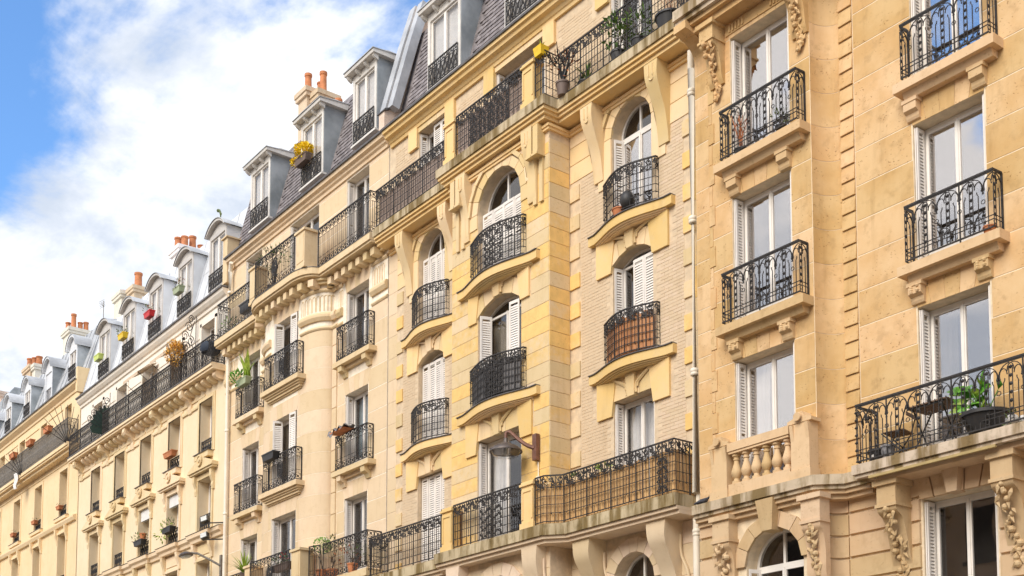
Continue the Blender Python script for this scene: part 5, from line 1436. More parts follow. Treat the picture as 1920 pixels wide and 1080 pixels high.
for c in ec[:5]:
    m_ = MB(); a, b = c-.54, c+.54
    m_.box(a-.14, a-.002, -.03, 0, 14.35, 16.62); m_.box(b+.002, b+.14, -.03, 0, 14.35, 16.62); m_.box(a-.001, b+.001, -.03, 0, 16.483, 16.62); m_.box(a-.25, b+.25, -.16, 0, 14.20, 14.345); m_.build('window_surround', M['stone_b5'], Y5)
    MB().box(a-.27, b+.27, -.18, -.01, 14.346, 14.362).build('flashing', M['lead'], Y5)
    m_ = MB(); m_.box(a-.1, a-.002, -.04, 0, 11.2, 13.62); m_.box(b+.002, b+.1, -.04, 0, 11.2, 13.62); m_.box(a-.1, b+.1, -.06, 0, 13.623, 13.72)
    for e in (a-.12, b+.12): m_.xprism([(0, 13.2), (-.05, 13.22), (-.07, 13.4), (-.14, 13.6), (-.16, 13.88), (0, 13.88)], e-.08, e+.08)
    m_.build('window_surround', M['stone_b5'], Y5)
MB().sweep([(-.01, 16.72), (.03, 16.72), (.03, 16.80), (-.01, 16.80)], [(EX0, 0), (EX1, 0)]).build('moulding', M['stone_b5'], Y5)
MB().sweep([(-.01, 13.9), (.10, 13.92), (.16, 14.05), (.16, 14.12), (-.01, 14.19)], [(EX0, 0), (EX1-.1, 0)]).build('string_course', M['stone_b5'], Y5)
bp = [(EX0, -.50), (EX1-.12, -.50)]
m_ = MB(); slab(m_, bp, .012, [(0, 17.14, 17.28), (-.05, 17.06, 17.138), (-.18, 16.94, 17.058)]); S5 = m_.build('balcony_slab', M['stone_b5'], Y5)
rail_plate([(EX0+.1, -.45), (EX1-.2, -.45), (EX1-.2, -.02)], 17.30, 18.35, .17).build('railing', M['iron_grey'], Y5)
for k in range(4):
    xa, xb = (-55.2, -58.7, -62.1, -65.5)[k]-2.75, (-55.2, -58.7, -62.1, -65.5)[k]-.7
    m_ = MB()
    for z0, z1 in ((17.6, 18.3), (18.5, 19.3)):
        m_.box(xa, xb, -.03, 0, z0, z0+.05); m_.box(xa, xb, -.03, 0, z1, z1+.05)
    m_.build('panel_moulding', M['stone_b5'], Y5)
MB().sweep([(-.02, 19.66), (.05, 19.68), (.06, 19.78), (.14, 19.84), (.24, 19.92), (.26, 20.02), (-.02, 20.02)], [(EX0, 0), (EX1-.02, 0)]).build('cornice', M['stone_b5'], Y5)
MB().box(EX0, EX1, -.31, .2, 20.022, 20.08).build('gutter', M['lead'], Y5)
rf = mansard(Y5, EX0, EX1, 20.05, .05, 23.0, .95, 'zinc')
zinc_panels(rf, EX0+.05, EX1-.2, 20.1, .05, 22.95, .94, 'zinc', .66)
for i, x in enumerate((-54.83, -58.28, -61.55, -64.75, -68.2, -71.6)):
    dormer_arch(Y5, x-.55, x+.55, 20.42, 21.85, 22.42, .02, 1.35, 'zinc_pale', 'zinc_dark', closed=(i == 1), guard=i != 1, top='zinc')
MB().box(EX1-.12, EX1+.1, -.2, 1.2, 19.5, 20.6).build('party_wall', M['stone_b5'], Y5)
chimney(Y5, -58.3, -57.3, 3.0, 3.7, 22, 26.05, [(-58.0, 3.3, .3, .16)], 'chim_w')
chimney(Y5, -56.9, -56.2, 3.2, 3.8, 22, 26.0, [(-56.5, 3.5, .75, .2)], 'chim')
chimney(Y5, -66.0, -64.9, 3.0, 4.0, 22, 26.65, [(-65.7, 3.15, .5, .15), (-65.1, 3.25, .8, .15), (-65.1, 3.6, .42, .15), (-65.1, 3.9, .5, .15)], 'chim_w')
chimney(Y5, -73.0, -71.8, 3.0, 3.5, 22, 26.6, [(-72.6, 3.2, .6, .18), (-72.0, 3.3, .5, .18)], 'chim')
chimney(Y5, -71.75, -71.2, 3.1, 3.8, 22, 26.5, [(-71.5, 3.4, .55, .2)], 'chim_w')
MB().xprism([(1.0, 22), (1.0, 23.6), (1.4, 24.2), (3.5, 24.2), (3.5, 22)], -70.2, -68.9).build('roof_box', M['zinc_dark'], Y5)

# ------------------------------------------------------------------ last building with the old brick stack
K6 = thing('apartment_building', 'old brown building at the street end showing only its roof and brick stack', 'building', (-80, 0, 0))
mb = MB(); kop = [(-75.3-3*k, -74.3-3*k, a, b) for k in range(3) for a, b in ((8, 10.2), (11.2, 13.4), (14.4, 16.6), (17.4, 19.4))]
wall_sheet(mb, -86, -73.05, 0, 20.3, 0, kop); mb.build('wall', M['stone_b6'], K6); core(K6, -86, -73.05, 20.2)
for o in kop: window(K6, *o, 0, shut='none')
rf = mansard(K6, -86, -73.05, 20.2, .05, 22.8, 1.0, 'zinc'); zinc_panels(rf, -86, -73.1, 20.25, .05, 22.75, .98, 'zinc', .7)
chimney(K6, -79.0, -77.6, 3.0, 3.8, 22, 26.6, [(-77.9, 2.3, .45, .2), (-77.3, 2.4, .6, .2)], 'chim')

# ------------------------------------------------------------------ plants, pots and street furniture
def leaf_mesh(mb, c, d, n, l, w):
    c, d, n = Vector(c), Vector(d).normalized(), Vector(n)
    s = d.cross(n)
    if s.length < 1e-3: s = d.cross(Vector((1, 0, 0)))
    s.normalize(); n = s.cross(d)
    mb.add([c, c+d*l*.45+s*w*.5-n*w*.12, c+d*l, c+d*l*.45-s*w*.5-n*w*.12, c+d*l*.5+n*w*.1], [(0,1,4),(1,2,4),(2,3,4),(3,0,4)])
def foliage(t, loc, r, n, mat, l=.08, w=.04, sz=1.0, up=.3, seed=1, name='foliage', fill=.35):
    rnd = random.Random(seed); mb = MB()
    for i in range(n):
        v = Vector((rnd.gauss(0, 1), rnd.gauss(0, 1), rnd.gauss(0, 1))).normalized()*(r*(fill+(1-fill)*rnd.random()**.5))
        v.z *= sz
        d = v.normalized()*.7+Vector((rnd.uniform(-.5, .5), rnd.uniform(-.5, .5), up+rnd.uniform(-.3, .4)))
        leaf_mesh(mb, Vector(loc)+v, d, (rnd.uniform(-1, 1), rnd.uniform(-1, 1), 1), l*rnd.uniform(.6, 1.3), w*rnd.uniform(.6, 1.3))
    return mb.build(name, M[mat], t, local=True)
def blades(t, loc, n, mat, l=.4, w=.05, spread=.8, seed=1, name='leaf_blades'):
    rnd = random.Random(seed); mb = MB()
    for i in range(n):
        a = rnd.uniform(0, 2*pi); s = spread*rnd.random()
        p = Vector(loc); d = Vector((cos(a)*s, sin(a)*s, 1)).normalized(); sd = Vector((-sin(a), cos(a), 0)); L = l*rnd.uniform(.6, 1.1)
        pts = []
        for k in range(5):
            f = k/4; pts.append((p, w*(1-f)**.7*.5+.002)); p = p+d*L/4; d = (d+Vector((cos(a)*s*.35, sin(a)*s*.35, -.12*s))).normalized()
        vs = []
        for q, ww in pts: vs += [q-sd*ww, q+sd*ww]
        mb.add(vs, [(2*k, 2*k+1, 2*k+3, 2*k+2) for k in range(4)])
    return mb.build(name, M[mat], t, local=True)
def stems(t, loc, n, h, mat='bark', spread=.4, r=.008, seed=1, branch=0, name='stems'):
    rnd = random.Random(seed); mb = MB()
    for i in range(n):
        a = rnd.uniform(0, 2*pi); d = Vector((cos(a)*spread*rnd.random(), sin(a)*spread*rnd.random(), 1)); p = Vector(loc); pts = [p.copy()]
        for k in range(4): p = p+d*h/4; d = d+Vector((rnd.uniform(-.25, .25), rnd.uniform(-.25, .25), 0)); pts.append(p.copy())
        mb.tube(pts, r, 5, r2=r*.4)
        for b in range(branch):
            q = pts[rnd.randint(1, 3)]; e = q+Vector((rnd.uniform(-.35, .35), rnd.uniform(-.35, .35), .35))*h*.5; mb.tube([q, (q+e)/2+Vector((0, 0, -.02)), e], r*.6, 4, r2=r*.3)
    return mb.build(name, M[mat], t, local=True)
def pot(t, r, h, mat, loc=(0, 0, 0), taper=.75, rim=True):
    p = [(r*taper, 0), (r*.97, h*.85), (r*1.06, h*.86), (r*1.06, h), (r*.9, h), (r*.88, h*.9), (.01, h*.9)] if rim else [(r*taper, 0), (r, h), (r*.9, h), (r*.88, h*.92), (.01, h*.92)]
    return MB().lathe(p, loc, 16).build('pot', M[mat], t, smooth=True, local=True)
def trough(name, label, cat, loc, L, W, h, mat, group=None, rz=0.0):
    t = thing(name, label, cat, loc, rz, group)
    mb = MB(); a, b = L/2, W/2; k = .86
    v = [(-a*k, -b*k, 0), (a*k, -b*k, 0), (a*k, b*k, 0), (-a*k, b*k, 0), (-a, -b, h*.86), (a, -b, h*.86), (a, b, h*.86), (-a, b, h*.86)]
    mb.add(v, [(0,3,2,1),(0,1,5,4),(1,2,6,5),(2,3,7,6),(3,0,4,7)])
    for x0, x1, y0, y1 in ((-a-.012, a+.012, -b-.012, -b+.012), (-a-.012, a+.012, b-.012, b+.012), (-a-.012, -a+.012, -b+.0121, b-.0121), (a-.012, a+.012, -b+.0121, b-.0121)): mb.box(x0, x1, y0, y1, h*.84, h)
    mb.build('trough', M[mat], t, local=True)
    MB().box(-a+.013, a-.013, -b+.013, b-.013, h*.72, h*.78).build('soil', M['soil'], t, local=True)
    return t

# limestone building: things on the balconies
t = thing('folding_table', 'brown slatted folding table on the lichened balcony beside the broad-leaved plant', 'table', (-11.28, -.31, 7.165))
for i in range(6): MB().box(-.36, .36, -.27+.092*i, -.27+.092*i+.078, .70, .72).build('slat', M['wood_t'], t, local=True)
for x in (-.26, .26):
    for s in (-1, 1): MB().tube([(x+.01*s, -.24*s, .0), (x+.01*s, .24*s, .695)], .013, 6, up=(1, 0, 0)).build('leg', M['black'], t, local=True)
MB().box(-.30, .30, -.25, -.23, .675, .699).build('rail', M['black'], t, local=True)
t = thing('folding_chair', 'brown slatted folding chair on the balcony next to the black flowerpot', 'chair', (-12.0, -.30, 7.165), R(-80))
for i in range(5): MB().box(-.19, .19, -.18+.075*i, -.18+.075*i+.06, .44, .455).build('seat_slat', M['wood_t'], t, local=True)
for i in range(2): MB().box(-.19, .19, .222, .236, .66+.10*i, .72+.10*i).build('back_slat', M['wood_t'], t, local=True)
for x in (-.2, .2):
    MB().tube([(x, -.22, 0), (x, .12, .44), (x, .24, .82)], .011, 6, up=(1, 0, 0)).build('leg', M['black'], t, local=True)
    MB().tube([(x*.93, .24, 0), (x*.93, -.20, .44)], .011, 6, up=(1, 0, 0)).build('leg', M['black'], t, local=True)
t = thing('potted_plant', 'large bright green broad-leaved plant in a wide dark bowl on the balcony', 'plant', (-10.42, -.33, 7.165))
pot(t, .36, .36, 'planter', taper=.62)
rnd = random.Random(8); mb = MB(); m2 = MB()
for i in range(26):
    a = rnd.uniform(0, 2*pi); rr = rnd.uniform(.05, .36); c = Vector((-.12+rr*cos(a), .25*rr*sin(a), .52+.36*rnd.random()))
    (mb if i % 3 else m2).tube([(0, 0, .34), c], .008, 4)
    leaf_mesh(mb if i % 3 else m2, c, (cos(a)*.6+rnd.uniform(-.4, .4), -.5, rnd.uniform(-.5, .7)), (0, -1, .5), .24, .20)
mb.build('leaves', M['leaf_b'], t, local=True); m2.build('leaves', M['leaf_l'], t, local=True, label='yellow green leaves')
t = thing('flowerpot', 'black plastic flowerpot in the balcony corner behind the railing', 'pot', (-12.36, -.36, 7.165)); pot(t, .155, .24, 'planter'); MB().box(-.03, .03, -.146, -.142, .08, .14).build('price_tag', M['white'], t, local=True)
t = thing('flowerpot', 'small grey flowerpot beside the folding chair', 'pot', (-12.06, -.50, 7.165)); pot(t, .12, .22, 'grey_cloth')
t = thing('storage_bag', 'pale crumpled bag of cuttings lying by the dark bowl on the balcony', 'bag', (-9.82, -.38, 7.165))
mb = MB(); rnd = random.Random(3)
for i in range(9): mb.ball((rnd.uniform(-.22, .22), rnd.uniform(-.1, .1), .08+.05*rnd.random()), .10, 8, 6, .8)
mb.build('bag', M['curtain'], t, smooth=True, local=True); foliage(t, (-.1, -.08, .12), .13, 26, 'leaf_d', .09, .04, seed=3)
t = thing('flowerpot', 'small terracotta pot on the sill of the flat wall window', 'pot', (-10.36, -.16, 10.365)); pot(t, .10, .13, 'terra')
t = thing('flowerpot', 'tall dry plant in a dark saucer behind the upper bay railing', 'plant', (-14.98, AY-.16, 13.475)); pot(t, .13, .10, 'planter'); stems(t, (0, 0, .08), 6, .62, 'terra', .2, .018, 5); foliage(t, (0, 0, .45), .14, 30, 'dryleaf', .09, .03, 2.0, seed=6)
t = thing('pot_plant', 'small leafy plant on the upper bay sill against the pale window', 'plant', (-14.05, AY-.15, 13.475)); pot(t, .10, .14, 'planter'); foliage(t, (0, 0, .28), .17, 40, 'leaf_d', .10, .035, 1.0, seed=9); stems(t, (0, 0, .1), 5, .4, 'bark', .5, .006, 4)
# pigeon on the slab
t = thing('pigeon', 'dark grey pigeon resting on the slab corner next to the cream pipe', 'bird', (-16.10, -.58, 7.171), R(35))
mb = MB(); spine = [(-.15, .045, .012), (-.10, .06, .028), (-.03, .075, .052), (.05, .09, .055), (.10, .115, .040), (.125, .15, .026), (.145, .175, .027), (.165, .175, .022), (.185, .17, .008), (.20, .166, .003)]
n = 10
vs = []
for x, z, r in spine:
    for k in range(n): a = 2*pi*k/n; vs.append((x, r*cos(a)*.95, z+r*sin(a)))
fs = [(i*n+k, i*n+(k+1) % n, (i+1)*n+(k+1) % n, (i+1)*n+k) for i in range(len(spine)-1) for k in range(n)] + [tuple(range(n))[::-1], tuple(range((len(spine)-1)*n, len(spine)*n))]
mb.add(vs, fs); mb.build('body', M['pigeon'], t, smooth=True, local=True)
mb = MB()
for s in (-1, 1): mb.add([(.06, s*.05, .11), (.0, s*.062, .10), (-.17, s*.025, .05), (-.05, s*.058, .06), (.04, s*.058, .07)], [(0,1,2,3,4)])
mb.build('wings', M['pigeon'], t, local=True)
mb = MB()
for s in (-1, 1): mb.tube([(.03, s*.025, 0), (.03, s*.025, .04)], .005, 5); mb.tube([(.0, s*.025, .004), (.06, s*.025, .004)], .005, 4)
mb.build('legs', M['rust'], t, local=True)

# brick building: plants on the upper balcony
zb = 17.052
t = thing('potted_plant', 'tall green shrub in a dark pot on the upper balcony by the closed shutters', 'plant', (-18.55, -.36, zb)); pot(t, .17, .26, 'planter'); stems(t, (0, 0, .2), 5, .75, 'bark', .3, .01, 2); foliage(t, (0, 0, .72), .32, 150, 'leaf', .12, .06, 1.25, seed=12); foliage(t, (.05, 0, .9), .22, 40, 'leaf_l', .10, .05, 1.0, seed=13)
t = thing('potted_plant', 'bushy olive shrub in a dark pot on the upper balcony near the shutters', 'plant', (-17.92, -.36, zb)); pot(t, .17, .22, 'planter'); stems(t, (0, 0, .2), 5, .5, 'bark', .5, .009, 3); foliage(t, (0, 0, .55), .32, 130, 'leaf', .12, .045, 1.0, seed=14)
t = thing('potted_plant', 'low spiky green plants in a dark tray on the upper balcony', 'plant', (-19.62, -.38, zb)); pot(t, .14, .12, 'planter'); blades(t, (.1, 0, .1), 26, 'leaf', .42, .05, .7, 4); blades(t, (-.15, 0, .1), 16, 'leaf_d', .36, .03, .8, 5)
t = thing('potted_plant', 'bare brown reeds in a wide dark bowl at the upper balcony corner', 'plant', (-17.08, -.32, zb)); pot(t, .28, .30, 'planter'); stems(t, (0, 0, .25), 12, .75, 'dryleaf', .35, .007, 6)
t = thing('potted_plant', 'dark branching cactus with russet leaves in the upper balcony step', 'plant', (-20.15, -.55, zb)); pot(t, .15, .3, 'brown_box'); stems(t, (0, 0, .25), 7, .8, 'black', .4, .022, 9, 2); foliage(t, (.05, 0, .7), .3, 60, 'dryleaf', .11, .04, .9, seed=15)
t = thing('flowerpot', 'bright yellow square pot hung at the corner of the upper railing', 'pot', (-20.52, -.86, 18.02)); mb = MB(); mb.add([(-.11, -.09, 0), (.11, -.09, 0), (.11, .09, 0), (-.11, .09, 0), (-.14, -.12, .2), (.14, -.12, .2), (.14, .12, .2), (-.14, .12, .2)], [(0,3,2,1),(0,1,5,4),(1,2,6,5),(2,3,7,6),(3,0,4,7),(4,5,6,7)]); mb.build('pot', M['yellow'], t, local=True); blades(t, (0, 0, .18), 7, 'leaf_l', .22, .05, .6, 3)
t = thing('creeper', 'thin green creeper climbing over the railing end by the orange screen', 'plant', (-18.85, -.60, 8.40)); foliage(t, (0, .05, .08), .16, 40, 'leaf_l', .09, .035, .5, seed=17); foliage(t, (-.9, .03, .1), .12, 26, 'leaf', .09, .03, .5, seed=18)
t = thing('flowerpot', 'terracotta bowl with white mushrooms of cacti in the bowed balcony below the round-headed window', 'plant', (CR-.1, -.26, 13.842)); pot(t, .16, .14, 'terra'); mb = MB()
for i in range(6): mb.ball((-.12+.05*i, .03*(i % 2), .18+.03*(i % 3)), .06, 8, 6)
mb.build('cactus', M['curtain'], t, smooth=True, local=True); mb = MB().ball((.22, .02, .26), .17, 9, 7, 1.2); mb.build('seat_cushion', M['planter'], t, smooth=True, local=True)
# the big wall lamp
t = thing('wall_lamp', 'red brown bracket street lamp with a wide dark shade on the ochre bay', 'lamp', (-20.95, BY-.03, 9.4))
MB().box(-.07, .07, -.10, .0, -.30, .28).build('wall_plate', M['rust'], t, local=True)
mb = MB(); pts = bez([(-.05, -.02), (-.35, .05), (-.75, .22), (-1.05, .38), (-1.22, .38), (-1.25, .26)], 6); mb.tube([(x*.46, -.06+x*.30, z) for x, z in pts], .05, 8, r2=.035); mb.build('arm', M['rust'], t, smooth=True, local=True)
ax, ay = -1.25*.46, -.06-1.25*.30
o = MB().lathe([(.04, .26), (.05, .17), (.11, .135), (.26, .07), (.36, -.015), (.37, -.05), (.345, -.05), (.25, .03), (.05, .09)], (ax, ay, 0), 24).build('shade', M['lampshade'], t, smooth=True, local=True)
MB().lathe([(.32, -.045), (.28, -.12), (.18, -.17), (.02, -.19)], (ax, ay, 0), 20).build('diffuser', M['glass'], t, smooth=True, local=True)
MB().lathe([(.05, -.12), (.055, .02), (.04, .08)], (ax, ay, 0), 10).build('bulb', M['lens'], t, smooth=True, local=True)
t = thing('cable_box', 'small cream junction box with a cable below the bracket lamp', 'box', (-20.90, BY-.02, 8.62)); MB().box(-.05, .05, -.06, 0, 0, .12).build('box', M['pipe'], t, local=True); MB().tube([(0, -.03, .12), (-.02, -.02, .45)], .012, 6).build('cable', M['pipe'], t, local=True)
MB().tube([(.05, -.03, .08), (.16, -.03, .09), (.18, -.03, 0), (.18, -.03, -.15)], .012, 6).build('cable', M['pipe'], t, local=True)

# street lamp and floodlights between the pale and cream buildings
t = thing('wall_lamp', 'grey oval street lamp on a curved arm beside the pale building pipe', 'lamp', (-38.45, -.10, 9.45))
MB().box(-.06, .06, -.05, .08, -.6, .45).build('wall_plate', M['iron_grey'], t, local=True)
mb = MB(); mb.tube([(0, -.05, .1), (-.25, -.3, .30), (-.55, -.6, .52), (-.75, -.75, .55)], .04, 8); mb.build('arm', M['iron_grey'], t, smooth=True, local=True)
mb = MB(); mb.lathe([(.03, .12), (.16, .10), (.30, .05), (.36, 0), (.35, -.03), (.30, -.05), (.02, -.06)], (0, 0, 0), 20)
mb.v = [(x*1.15-.95, y*.55-.85, z+.50) for x, y, z in mb.v]; mb.build('shade', M['lampshade'], t, smooth=True, local=True)
mb = MB(); mb.lathe([(.27, -.051), (.22, -.09), (.02, -.11)], (0, 0, 0), 18); mb.v = [(x*1.1-.95, y*.55-.85, z+.50) for x, y, z in mb.v]; mb.build('diffuser', M['lens'], t, smooth=True, local=True)
for zz_, lb in ((11.18, 'upper black floodlight on a bracket beside the cream pipe'), (10.62, 'lower black floodlight on a bracket beside the cream pipe')):
    t = thing('floodlight', lb, 'lamp', (-38.45, -.12, zz_-.12))
    MB().tube([(.1, .0, -.08), (-.55, -.28, -.02)], .022, 6).build('arm', M['black'], t, local=True)
    mb = MB(); mb.obox((-.60, -.32, .10), (.10, .075, .035), (-.05, .07, -.02), (-.02, 0, .09)); mb.build('housing', M['black'], t, local=True)
    mb = MB(); mb.obox((-.555, -.40, .12), (.085, .062, .03), (-.004, .006, 0), (-.018, 0, .075)); mb.build('lens', M['lens'], t, local=True)
    MB().tube([(-.62, -.3, -.03), (-.62, -.33, .05)], .02, 6).build('yoke', M['black'], t, local=True)

# cream building: planters, cloth, plants
t = trough('planter', 'long sage green planter with lush plants on the railing next to the pipe', 'planter', (-36.55, -.30, 15.10), .72, .22, .22, 'sage'); foliage(t, (-.25, -.04, .32), .30, 200, 'leaf_b', .11, .055, .8, seed=21); blades(t, (.22, 0, .2), 12, 'leaf_l', .85, .24, .30, 22)
t = trough('planter', 'empty black planter hooked on the bay railing with medallion', 'planter', (-33.45, YB-.34, 11.86), .75, .22, .22, 'planter')
t = thing('airing_cloth', 'dark grey cloth over an orange board on the railing of the teal window', 'cloth', (-29.95, -.26, 11.96))
mb = MB().obox((-.05, -.14, .03), (.38, 0, .015), (0, .18, .02), (0, -.0, .018)); mb.build('board', M['terra'], t, local=True)
rnd = random.Random(2); mb = MB(); N, K = 16, 8
g = [[(-.48+.95*i/N, -.36+.42*j/K, .07+.05*sin(i*1.3+j)+.04*rnd.random()-(.20 if j == 0 else .06 if j == 1 else 0)*(1 if i < 6 else .3)) for j in range(K+1)] for i in range(N+1)]
mb.add([p for row in g for p in row], [(i*(K+1)+j, (i+1)*(K+1)+j, (i+1)*(K+1)+j+1, i*(K+1)+j+1) for i in range(N) for j in range(K)]); mb.build('cloth', M['grey_cloth'], t, smooth=True, local=True)
t = thing('potted_plant', 'straggly olive bush behind the medallion railing under the mansard', 'plant', (-33.9, -.62, 17.11)); pot(t, .18, .3, 'brown_box'); stems(t, (0, 0, .25), 9, 1.2, 'bark', .5, .014, 31, 2); foliage(t, (-.25, 0, 1.25), .40, 110, 'leaf_d', .12, .03, .8, seed=32); foliage(t, (.55, 0, 1.1), .34, 80, 'leaf', .12, .04, .7, seed=33)
t = thing('potted_plant', 'pale feathery plant spilling over the stone pier below the mansard', 'plant', (-35.25, -.40, 17.11)); pot(t, .18, .3, 'brown_box'); stems(t, (0, 0, .25), 8, 1.1, 'bark', .5, .012, 34, 1); foliage(t, (.0, 0, 1.25), .36, 110, 'leaf_d', .13, .022, .9, seed=35)
t = trough('planter', 'dark box planter standing behind the cream building upper railing', 'planter', (-36.3, -.36, 17.45), .7, .22, .3, 'planter'); foliage(t, (-1.2, 0, -.05), .30, 60, 'leaf', .10, .04, .8, seed=36)
t = thing('potted_plant', 'spiky lime agave with yellow flowers on the lower balcony by the pier', 'plant', (-36.0, -.42, 8.72)); pot(t, .16, .16, 'brown_box'); blades(t, (0, 0, .12), 46, 'leaf_l', .8, .07, 1.0, 41); foliage(t, (-.55, 0, .0), .26, 90, 'flower_y', .07, .04, .6, seed=42); foliage(t, (-.5, 0, -.05), .26, 60, 'leaf', .08, .04, .6, seed=43)
t = thing('potted_plant', 'clipped round topiary ball beside the stone pier on the lower balcony', 'plant', (-31.1, -.36, 7.91)); pot(t, .16, .35, 'terra'); stems(t, (0, 0, .3), 2, .6, 'bark', .05, .02, 44); foliage(t, (0, 0, 1.05), .24, 420, 'leaf_b', .05, .028, .9, seed=45, fill=.8)
t = thing('potted_plant', 'wilting white flowered bush behind the lower scroll railing', 'plant', (-30.6, -.30, 7.91)); pot(t, .16, .3, 'terra'); stems(t, (0, 0, .25), 6, .8, 'bark', .4, .01, 46, 1); foliage(t, (0, 0, 1.0), .26, 70, 'leaf_d', .09, .04, 1.0, seed=47); foliage(t, (0, -.05, 1.2), .22, 18, 'curtain', .06, .05, .6, seed=48)
t = thing('potted_plant', 'red leaved vine threading the lower scroll railing of the cream building', 'plant', (-29.3, -.40, 7.91)); pot(t, .15, .25, 'terra'); stems(t, (0, 0, .2), 7, .6, 'bark', .6, .008, 49, 1); foliage(t, (-.2, -.05, .45), .4, 34, 'dryleaf', .09, .05, .8, seed=50); foliage(t, (.1, 0, .5), .35, 40, 'leaf', .08, .04, .8, seed=51)
t = trough('planter', 'flower box with red blooms behind the lower medallion railing', 'planter', (-32.8, -.72, 8.45), 1.1, .2, .2, 'brown_box'); foliage(t, (-.1, 0, .35), .26, 80, 'leaf', .08, .04, .6, seed=52); foliage(t, (.35, -.05, .4), .2, 22, 'flower_r', .06, .05, .7, seed=53)
t = trough('planter', 'brown planter with yellow chrysanthemums on the middle slate dormer', 'planter', (-33.05, -.12, 21.1), .75, .22, .22, 'brown_box')
stems(t, (0, 0, .15), 6, .3, 'leaf_d', .4, .008, 54); foliage(t, (.08, 0, .38), .28, 520, 'flower_y', .09, .07, .75, seed=55); foliage(t, (-.42, 0, .22), .17, 160, 'flower_y', .08, .06, .6, seed=56); foliage(t, (-.6, 0, .35), .16, 20, 'dryleaf', .06, .04, .6, seed=57)

# pale building: dormer planters, parasols, screens
for x, z, mt, lb in ((dd[1], 20.05, 'sage', 'sage green planter hooked on a curved zinc dormer'), (dd[2], 20.05, 'red', 'red planter with sprouts hooked on a curved zinc dormer'), (dd[3], 20.05, 'yellow', 'yellow planter hooked on a curved zinc dormer'), (dd[4], 20.0, 'lime', 'lime green planter hooked on a curved zinc dormer')):
    t = trough('planter', lb, 'planter', (x-.05, -.20, z+.08), .60, .22, .22, mt, 'dormer planters')
    if mt != 'lime': foliage(t, (-.15, 0, .32), .18, 30, 'leaf_d', .12, .035, 1.2, .6, seed=int(-x)); foliage(t, (.2, 0, .36), .14, 20, 'dryleaf' if mt != 'yellow' else 'leaf', .09, .03, 1.2, .6, seed=int(-x)+1)
for i, (x, lb) in enumerate(((-45.4, 'beige canvas window awning shading the attic door at the balcony middle'), (-42.7, 'beige canvas window awning next to the ochre shrub'))):
    t = thing('awning', lb, 'awning', (x, -.05, 18.1), 0, 'attic awnings')
    mb = MB(); mb.add([(-.75, 0, .15), (.75, 0, .15), (.75, -.75, -.35), (-.75, -.75, -.35), (-.75, 0, .16), (.75, 0, .16), (.75, -.76, -.34), (-.75, -.76, -.34), (-.75, -.76, -.46), (.75, -.76, -.46)], [(0,1,2,3),(4,7,6,5),(7,8,9,6),(0,3,7,4),(1,5,6,2)])
    mb.add([(.75, 0, .15), (.75, -.75, -.35), (.75, -.35, .02)], [(0, 1, 2)]); mb.build('canopy', M['canvas'], t, local=True)
    for e in (-.74, .74): MB().tube([(e, -.74, -.36), (e, -.02, -.85)], .012, 5).build('strut', M['iron'], t, local=True)
t = thing('iron_divider', 'ochre leafy trellis with black scrollwork dividing the long balcony', 'divider', (-41.2, -.45, 16.47), R(90)); t.scale = (.72, 1, 1)
MB().tube([(.5, -.2, 0), (.5, -.2, 2.5)], .02, 6).build('post', M['iron'], t, local=True)
r = Rail([(-.2, -.2), (.5, -.2)])
for s, z, q, a, d in ((.45, 2.25, .16, 0, 1), (.35, 1.95, .20, pi, -1), (.15, 1.6, .20, 0, 1), (.45, 1.45, .20, pi*.5, -1), (.2, 1.2, .22, 0, 1), (.5, 1.05, .2, pi, 1)): r.spiral(s, z, q, .018, 1.5, a, d, 14)
r.cur([(.7, .2), (.65, 1.0), (.4, 1.6), (.62, 2.2)], .018); r.cur([(.1, .1), (.2, .9), (.0, 1.5)], .018); r.build('scrollwork', M['iron'], t, local=True)
foliage(t, (-.45, .05, 1.0), .40, 360, 'ochre_tree', .12, .08, 1.1, seed=61, fill=.2); stems(t, (-.55, 0, 0), 6, 1.2, 'bark', .4, .02, 62, 2)
t = thing('iron_divider', 'dark green shell-shaped iron divider rising behind the long balcony railing', 'divider', (-49.6, -.50, 16.47), R(90)); t.scale = (.62, 1, .85)
MB().tube([(.55, -.2, 0), (.55, -.2, 2.2)], .02, 6).build('post', M['iron'], t, local=True)
r = Rail([(-1.0, -.2), (.5, -.2)])
mb = MB()
ol = [(.5, .1)] + [(.5+(1.15+.07*cos(24*a))*cos(a), .35+(1.15+.07*cos(24*a))*sin(a)) for a in [pi/2+pi/2*k/36 for k in range(37)]] + [(-.6, .1)]
mb.ext([(x, -.2, z) for x, z in ol], (0, .03, 0)); mb.build('plate', M['steelgreen'], t, local=True)
for s, z, q in ((1.35, 1.75, .2), (1.2, 1.5, .16), (.9, 1.3, .18), (.5, 1.05, .2), (.25, .75, .18)): r.spiral(s, z, q, .02, 1.4, 0, 1, 12)
for k in range(7): a = pi*.5+k*.22; r.cur([(1.45, .3), (1.45+1.35*cos(a), .3+1.25*sin(a))], .012)
r.build('scrollwork', M['iron'], t, local=True)
for bx, lb in ((-53.75, 'fan of iron spikes guarding the gap between two balconies'), (-60.4, 'fan of iron spikes rising from the grey plate railing')):
    t = thing('spike_fan', lb, 'spikes', (bx, -.45, 17.2), 0, 'iron spike fans')
    L = 1.9 if bx > -55 else 1.5
    for k in range(9):
        a = pi*(.10+.62*k/8)
        MB().tube([(0, 0, 0), (0, -L*cos(a)*.62, L*sin(a)*.9)], .02, 5, r2=.011).build('spike', M['iron'], t, local=True)
    MB().tube([(0, -L*.31*cos(pi*(.10+.62*k/12)), L*.45*sin(pi*(.10+.62*k/12))) for k in range(13)], .012, 4).build('ring_bar', M['iron'], t, local=True)
t = thing('barbecue', 'dark blue covered barbecue at the long balcony end', 'barbecue', (-39.3, -.26, 16.47))
